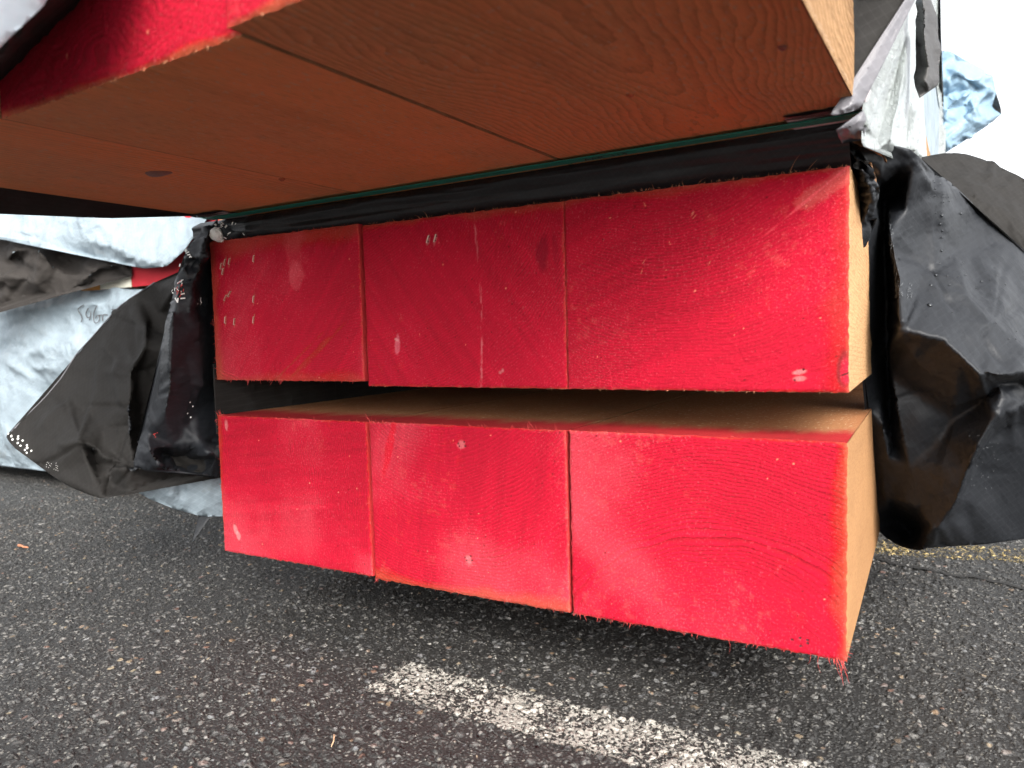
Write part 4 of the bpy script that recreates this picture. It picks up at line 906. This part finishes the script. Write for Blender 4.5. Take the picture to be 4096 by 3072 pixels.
# roof and far skins of the top package
g = Geo()
Xg, Yg = np.meshgrid(np.linspace(-.002, .870, 40), np.linspace(.06, 4.2, 120)); Zg = ZT + .4295 + .004 * fbm(np.stack([Xg * 8, Yg * 5, Xg * 0], -1), 4, 3)
P = np.stack([T0[0] + Xg * cs - (Yg + .43) * sn, T0[1] + Xg * sn + (Yg + .43) * cs, Zg], -1).reshape(-1, 3); i = np.arange(Xg.size).reshape(Xg.shape)
F = np.stack([i[:-1, :-1], i[:-1, 1:], i[1:, 1:], i[1:, :-1]], -1).reshape(-1, 4); mesh_obj('top_panel', local(wt, P), F, M['white'], wt, True)
g = Geo(); c4 = [top_pt(u, v) for u, v in ((.0, .07), (.868, .07), (.868, 4.15), (.0, 4.15))]
g.add([(x, y, ZT + .2065) for x, y, _ in c4] + [(x, y, ZT + .424) for x, y, _ in c4], [(0, 3, 2, 1), (4, 5, 6, 7), (0, 1, 5, 4), (1, 2, 6, 5), (2, 3, 7, 6), (3, 0, 4, 7)])
g.V = [tuple(v) for v in local(wt, g.V)]; g.build('covered_load', M['white'], wt)
Yg, Zg = np.meshgrid(np.linspace(2.3, 4.1, 90), np.linspace(-.02, .212, 14)); Xg = .873 + .002 * fbm(np.stack([Yg * 4, Zg * 9, Yg * 0], -1), 6, 3)
P = np.stack([T0[0] + Xg * cs - Yg * sn, T0[1] + Xg * sn + Yg * cs, ZT + Zg], -1).reshape(-1, 3); i = np.arange(Xg.size).reshape(Xg.shape)
F = np.stack([i[:-1, :-1], i[:-1, 1:], i[1:, 1:], i[1:, :-1]], -1).reshape(-1, 4); mesh_obj('rear_side_panel', local(wt, P), F, M['shiny'], wt, True)

# ------------------------------------------------------------------ background, left: another wrapped stack
BY = .5
wb = empty('wrapped_package', (-1.4, 1.6, .0)); tag(wb, 'dirty white wrapped lumber package on the asphalt, pencilled letters on it', 'lumber package')
H = [(-420, 1240), (-100, 1240), (0, 1226), (50, 1193), (140, 1182), (239, 1174), (285, 1152), (440, 1156), (584, 1158), (800, 1160), (900, 1165), (905, 1940), (600, 1925), (300, 1897), (192, 1886), (113, 1870), (0, 1859), (-200, 1840), (-420, 1820)]
sheet('bgwrap', 'front_wrap', [(x, y, Dy(x, y, BY)) for x, y in H], [[(x, y, Dy(x, y, BY - o_)) for x, y, o_ in c] for c in ([(40, 1240, .02), (120, 1235, .03), (260, 1225, .025), (600, 1200, .02)], [(120, 1400, .03), (160, 1600, .01), (140, 1780, .03)], [(280, 1300, .01), (310, 1420, .035), (250, 1560, .01)], [(20, 1760, .04), (130, 1800, .03), (240, 1830, .03)])],
      [M['white'], M['black_in']], wb, step=12, amp=.014, scale=7, seed=61, iters=4, smooth_out=1, crease_amp=.5, folds=110, fa=.010, fl_=(40, 200))
g = Geo(); g.box((-.98, BY - 1.6 + .035, .07), (.78, 1.6, .565)); bx_ = g.build('wrapped_body', M['white'], wb)
g = Geo()
for x in (-.8, .55):
    g = Geo(); g.box((x, BY - 1.6 + .3, .004), (x + .09, 1.4, .069)); g.build('bearer', wdm, wb)
# handwriting: strokes traced as thin lines lying on the wrap
g = Geo(); zs_ = .1627
strokes = [[(355, 243), (300, 275), (240, 310), (213, 355), (240, 420), (290, 490), (318, 570), (310, 630), (285, 660)], [(463, 320), (420, 410), (408, 480), (440, 545), (490, 552), (525, 520), (532, 410), (530, 480), (510, 560), (495, 620)],
           [(685, 255), (630, 360), (603, 460), (600, 560), (605, 650), (650, 692), (705, 675), (745, 600), (740, 520), (700, 505), (660, 540), (650, 580)], [(730, 497), (800, 490)], [(838, 480), (822, 560), (815, 620), (835, 650)], [(838, 485), (900, 485), (945, 497)], [(1030, 358), (1080, 350), (1120, 365)]]
for s_ in strokes:
    pts = [at_sheet('bgwrap', 280 + x * zs_, 1180 + y * zs_) for x, y, _ in catmull([(a, b, 0) for a, b in s_], False, 4)]
    g.tube([local(wb, [p + n_ * .0022])[0] for p, n_ in pts], .0013, k=4)
hw = g.build('handwriting', M['pencil'], wb); hw['kind'] = 'stuff'
def bgt(x0, x1, z0, z1, colour, lab, y=BY, L=2.4, seed=30):
    sm = wood_sides('bg_wood_%d' % seed, (.1, .4, .05, .03, .03), .004, seed, over=.01)
    em, nt2, b2, _ = mat('end_paint_%d' % seed); n2 = N(nt2)
    n2.link(n2.mix(n2.noise(n2.co(), 30, 5)[0], tuple(c * .8 for c in colour), tuple(min(1, c * 1.15) for c in colour)), b2.inputs['Base Color']); b2.inputs['Roughness'].default_value = .8
    o = timber('timber', (x0, y, z0), x1 - x0, z1 - z0, L, (.1, .3), seed, sm, step=.01, plain=colour, end_mat=em)
    return tag(o, lab, 'timber', 'timber ends of the stack in the left background')
bgt(-.937, -.58, .575, .785, (.42, .01, .02), 'deep red timber end in the background above the dirty white package', seed=31)
bgt(-1.079, -.939, .575, .74, (.62, .60, .50), 'off-white timber end in the background between the red and the orange ends', seed=32)
bgt(-1.30, -1.081, .575, .70, (.55, .24, .05), 'orange-brown timber end in the background, mostly under the black flap', seed=33)
bgt(-1.95, -1.53, .575, .812, (.52, .25, .07), 'orange timber end at the left edge of the photo under a cream board', seed=34)
bgt(-1.95, -1.50, .814, .90, (.62, .60, .50), 'cream board end at the far left edge above the orange timber end', seed=35)
w2 = empty('plastic_wrap', (-1.3, 1.2, .6)); tag(w2, 'wrap of the background stack, clean white sheet over a drooping black flap', 'plastic wrap')
I = [(55, 780), (45, 857), (20, 880), (0, 898), (-150, 920), (-400, 930), (-400, 935), (-150, 925), (0, 920)]
sheet('bgw', 'white_sheet', [(70, 790, 2.1), (45, 857, 2.1), (0, 898, 2.08), (-120, 905, 2.08), (-120, 930, 2.08), (0, 920, 2.07), (73, 929, 2.06), (122, 944, 2.05), (163, 965, 2.04), (220, 988, 2.02), (277, 1010, 2.0), (326, 1014, 1.99), (366, 1024, 1.98), (427, 1040, 1.96), (480, 1053, 1.94), (525, 1064, 1.92), (570, 1073, 1.9), (615, 1071, 1.88), (667, 1064, 1.86), (692, 1044, 1.85), (720, 1018, 1.84), (745, 991, 1.83), (773, 946, 1.82), (800, 910, 1.82), (826, 879, 1.81), (860, 820, 1.82), (840, 760, 1.88), (450, 740, 2.0)],
      [[(340, 800, 1.98), (320, 910, 1.97), (350, 960, 1.95), (480, 1000, 1.9)], [(600, 1060, 1.87), (700, 960, 1.86), (740, 900, 1.87)]], [M['white'], M['black_in']], w2, step=10, amp=.006, scale=7, seed=63, iters=4, smooth_out=2, folds=40, fa=.006, fl_=(60, 240))
sheet('bgb', 'black_flap', [(-150, 900, 2.16), (0, 905, 2.15), (120, 925, 2.12), (280, 990, 2.08), (480, 1030, 2.02), (527, 1045, 2.0), (528, 1070, 1.99), (525, 1103, 1.98), (500, 1098, 1.985), (448, 1111, 2.0), (395, 1123, 2.02), (346, 1131, 2.04), (305, 1149, 2.05), (236, 1173, 2.07), (140, 1182, 2.1), (53, 1192, 2.12), (0, 1226, 2.13), (-150, 1290, 2.15)],
      [[(70, 940, 2.1), (50, 1010, 2.05), (25, 1050, 2.12), (10, 1100, 2.08)], [(150, 1000, 2.02), (230, 1080, 2.06), (310, 1110, 2.03)], [(330, 1120, 2.0), (420, 1060, 1.98), (500, 1060, 1.97)], [(80, 1040, 2.12), (140, 1130, 2.06)], [(200, 990, 2.09), (280, 1060, 2.1)]], [M['black_bg'], M['white']], w2, step=9, amp=.010, scale=9, seed=65, iters=3, smooth_out=2, folds=60, fa=.010, fl_=(50, 200))
# pale wrap far beyond the flap at the upper left corner
w3 = empty('wrapped_package', (-2.3, 1.9, .0)); tag(w3, 'pale wrapped package high in the background at the top left corner', 'lumber package')
Xg, Zg = np.meshgrid(np.linspace(-2.9, -1.0, 90), np.linspace(.93, 1.75, 40)); Yg = 1.0 + .03 * creased(np.stack([Xg * 5, Zg * 5, Xg * 0], -1), 4, 3)
i = np.arange(Xg.size).reshape(Xg.shape); F = np.stack([i[:-1, :-1], i[:-1, 1:], i[1:, 1:], i[1:, :-1]], -1).reshape(-1, 4)
mesh_obj('front_wrap', local(w3, np.stack([Xg, Yg, Zg], -1).reshape(-1, 3)), F, M['white'], w3, True)
g = Geo(); g.box((-.58, -.86, .93), (1.28, 1.4, 1.74)); g.build('wrapped_body', M['white'], w3)

# ------------------------------------------------------------------ background, right: a second wrapped package and its flaring sheet
w4 = empty('wrapped_package', (.6, 2.6, .0)); tag(w4, 'pale glossy wrapped package beyond the overhanging one, orange board at its lower edge', 'lumber package')
sheet('r2', 'side_wrap', [(3700, -60, 2.0), (3760, -60, 2.1), (3757, 0, 2.15), (3758, 100, 2.2), (3762, 250, 2.2), (3768, 350, 2.2), (3775, 450, 2.2), (3778, 560, 2.2), (3774, 640, 2.2), (3700, 660, 2.0), (3660, 560, 1.9), (3650, 350, 1.9), (3655, 100, 1.9)],
      [[(3700, 400, 2.0), (3730, 470, 2.1), (3705, 520, 2.05)], [(3755, 380, 2.1), (3720, 560, 2.1)], [(3740, 0, 2.05), (3745, 100, 2.1)]], [M['shiny'], M['black_in']], w4, step=10, amp=.012, scale=8, seed=71, iters=2, smooth_out=2)
g = Geo(); a = dep(3704, 533, 1.93); b = dep(3720, 533, 1.93); c = dep(3721, 640, 1.93); d = dep(3704, 640, 1.93); off_ = np.array([.0, .25, 0])
g.add([a, b, c, d, a + off_, b + off_, c + off_, d + off_], [(0, 1, 2, 3)[::-1], (4, 5, 6, 7), (0, 1, 5, 4), (1, 2, 6, 5), (2, 3, 7, 6), (3, 0, 4, 7)])
g.V = [tuple(x) for x in local(w4, g.V)]; g.build('board_end', simple('orange_board', (.42, .17, .05), .8, .0005), w4)
w5 = empty('plastic_wrap', (1.0, 1.9, .6)); tag(w5, 'pale blue crumpled sheet of wrap flaring out against the white sky', 'plastic wrap')
BO = [(3764, 206), (3780, 204), (3797, 203), (3812, 215), (3829, 227), (3868, 247), (3911, 270), (3942, 280), (3966, 298), (3972, 315), (3974, 333), (3984, 372), (3976, 400), (3968, 428), (3990, 436), (4005, 458), (3966, 490), (3888, 541), (3790, 607), (3772, 612), (3768, 549), (3766, 420), (3764, 353)]
sheet('blue', 'flaring_sheet', [(x, y, 2.3 + .3 * (x - 3764) / 240) for x, y in BO],
      [[(3768, 260, 2.34), (3830, 290, 2.28), (3900, 285, 2.4)], [(3768, 330, 2.30), (3840, 370, 2.36), (3900, 320, 2.33), (3955, 300, 2.45)], [(3785, 380, 2.36), (3830, 400, 2.26), (3900, 360, 2.4), (3960, 350, 2.42)], [(3790, 440, 2.28), (3860, 420, 2.38), (3900, 430, 2.30)],
       [(3775, 560, 2.25), (3850, 500, 2.33), (3920, 440, 2.37), (3945, 380, 2.42)], [(3800, 590, 2.3), (3880, 530, 2.4), (3960, 480, 2.47)]], [M['blue_white'], M['blue_white']], w5, step=6, amp=.005, scale=9, seed=73, iters=3, smooth_out=1, folds=60, fa=.009, fl_=(30, 130))
sheet('bluenotch', 'folded_corner', [(3984, 372, 2.52), (3996, 405, 2.53), (4005, 439, 2.55), (4006, 458, 2.56), (3990, 436, 2.56), (3966, 429, 2.56), (3976, 400, 2.54)], [], [M['grey_back'], M['blue_white']], w5, step=9, amp=.0, scale=9, seed=74, iters=1, smooth_out=1)

# ------------------------------------------------------------------ small things lying on the asphalt
def sliver(px, py, pts, r, m, lab):
    p = on(2, .004, px, py); o = empty('wood_sliver', tuple(p)); g = Geo(); g.tube(pts, r, r * .5, 5)
    ob = g.build('wood_sliver', m); bpy.data.objects.remove(o); ob.location = tuple(p); return tag(ob, lab, 'wood sliver')
sliver(1335, 2965, [(-.007, .008, .001), (-.002, .003, .0035), (.003, -.003, .003), (.006, -.010, .001)], .0010, M['sliver'], 'pale curved wood sliver lying on the dark asphalt left of the painted line')
sliver(90, 2192, [(-.022, .004, .002), (-.004, .001, .004), (.008, -.002, .004), (.018, .002, .003)], .0028, M['sliver_org'], 'orange wood sliver on the grey asphalt at the left edge')
if False: sliver(1105, 2768, [(-.008, -.004, .001), (0, .001, .004), (.008, .004, .002)], .0014, M['sliver_org'], 'short orange wood sliver on the asphalt left of the painted line end')
sliver(3110, 1702, [(0, 0, 0), (.004, 0, .004)], .0004, M['sliver'], 'tiny pale sliver') if False else None
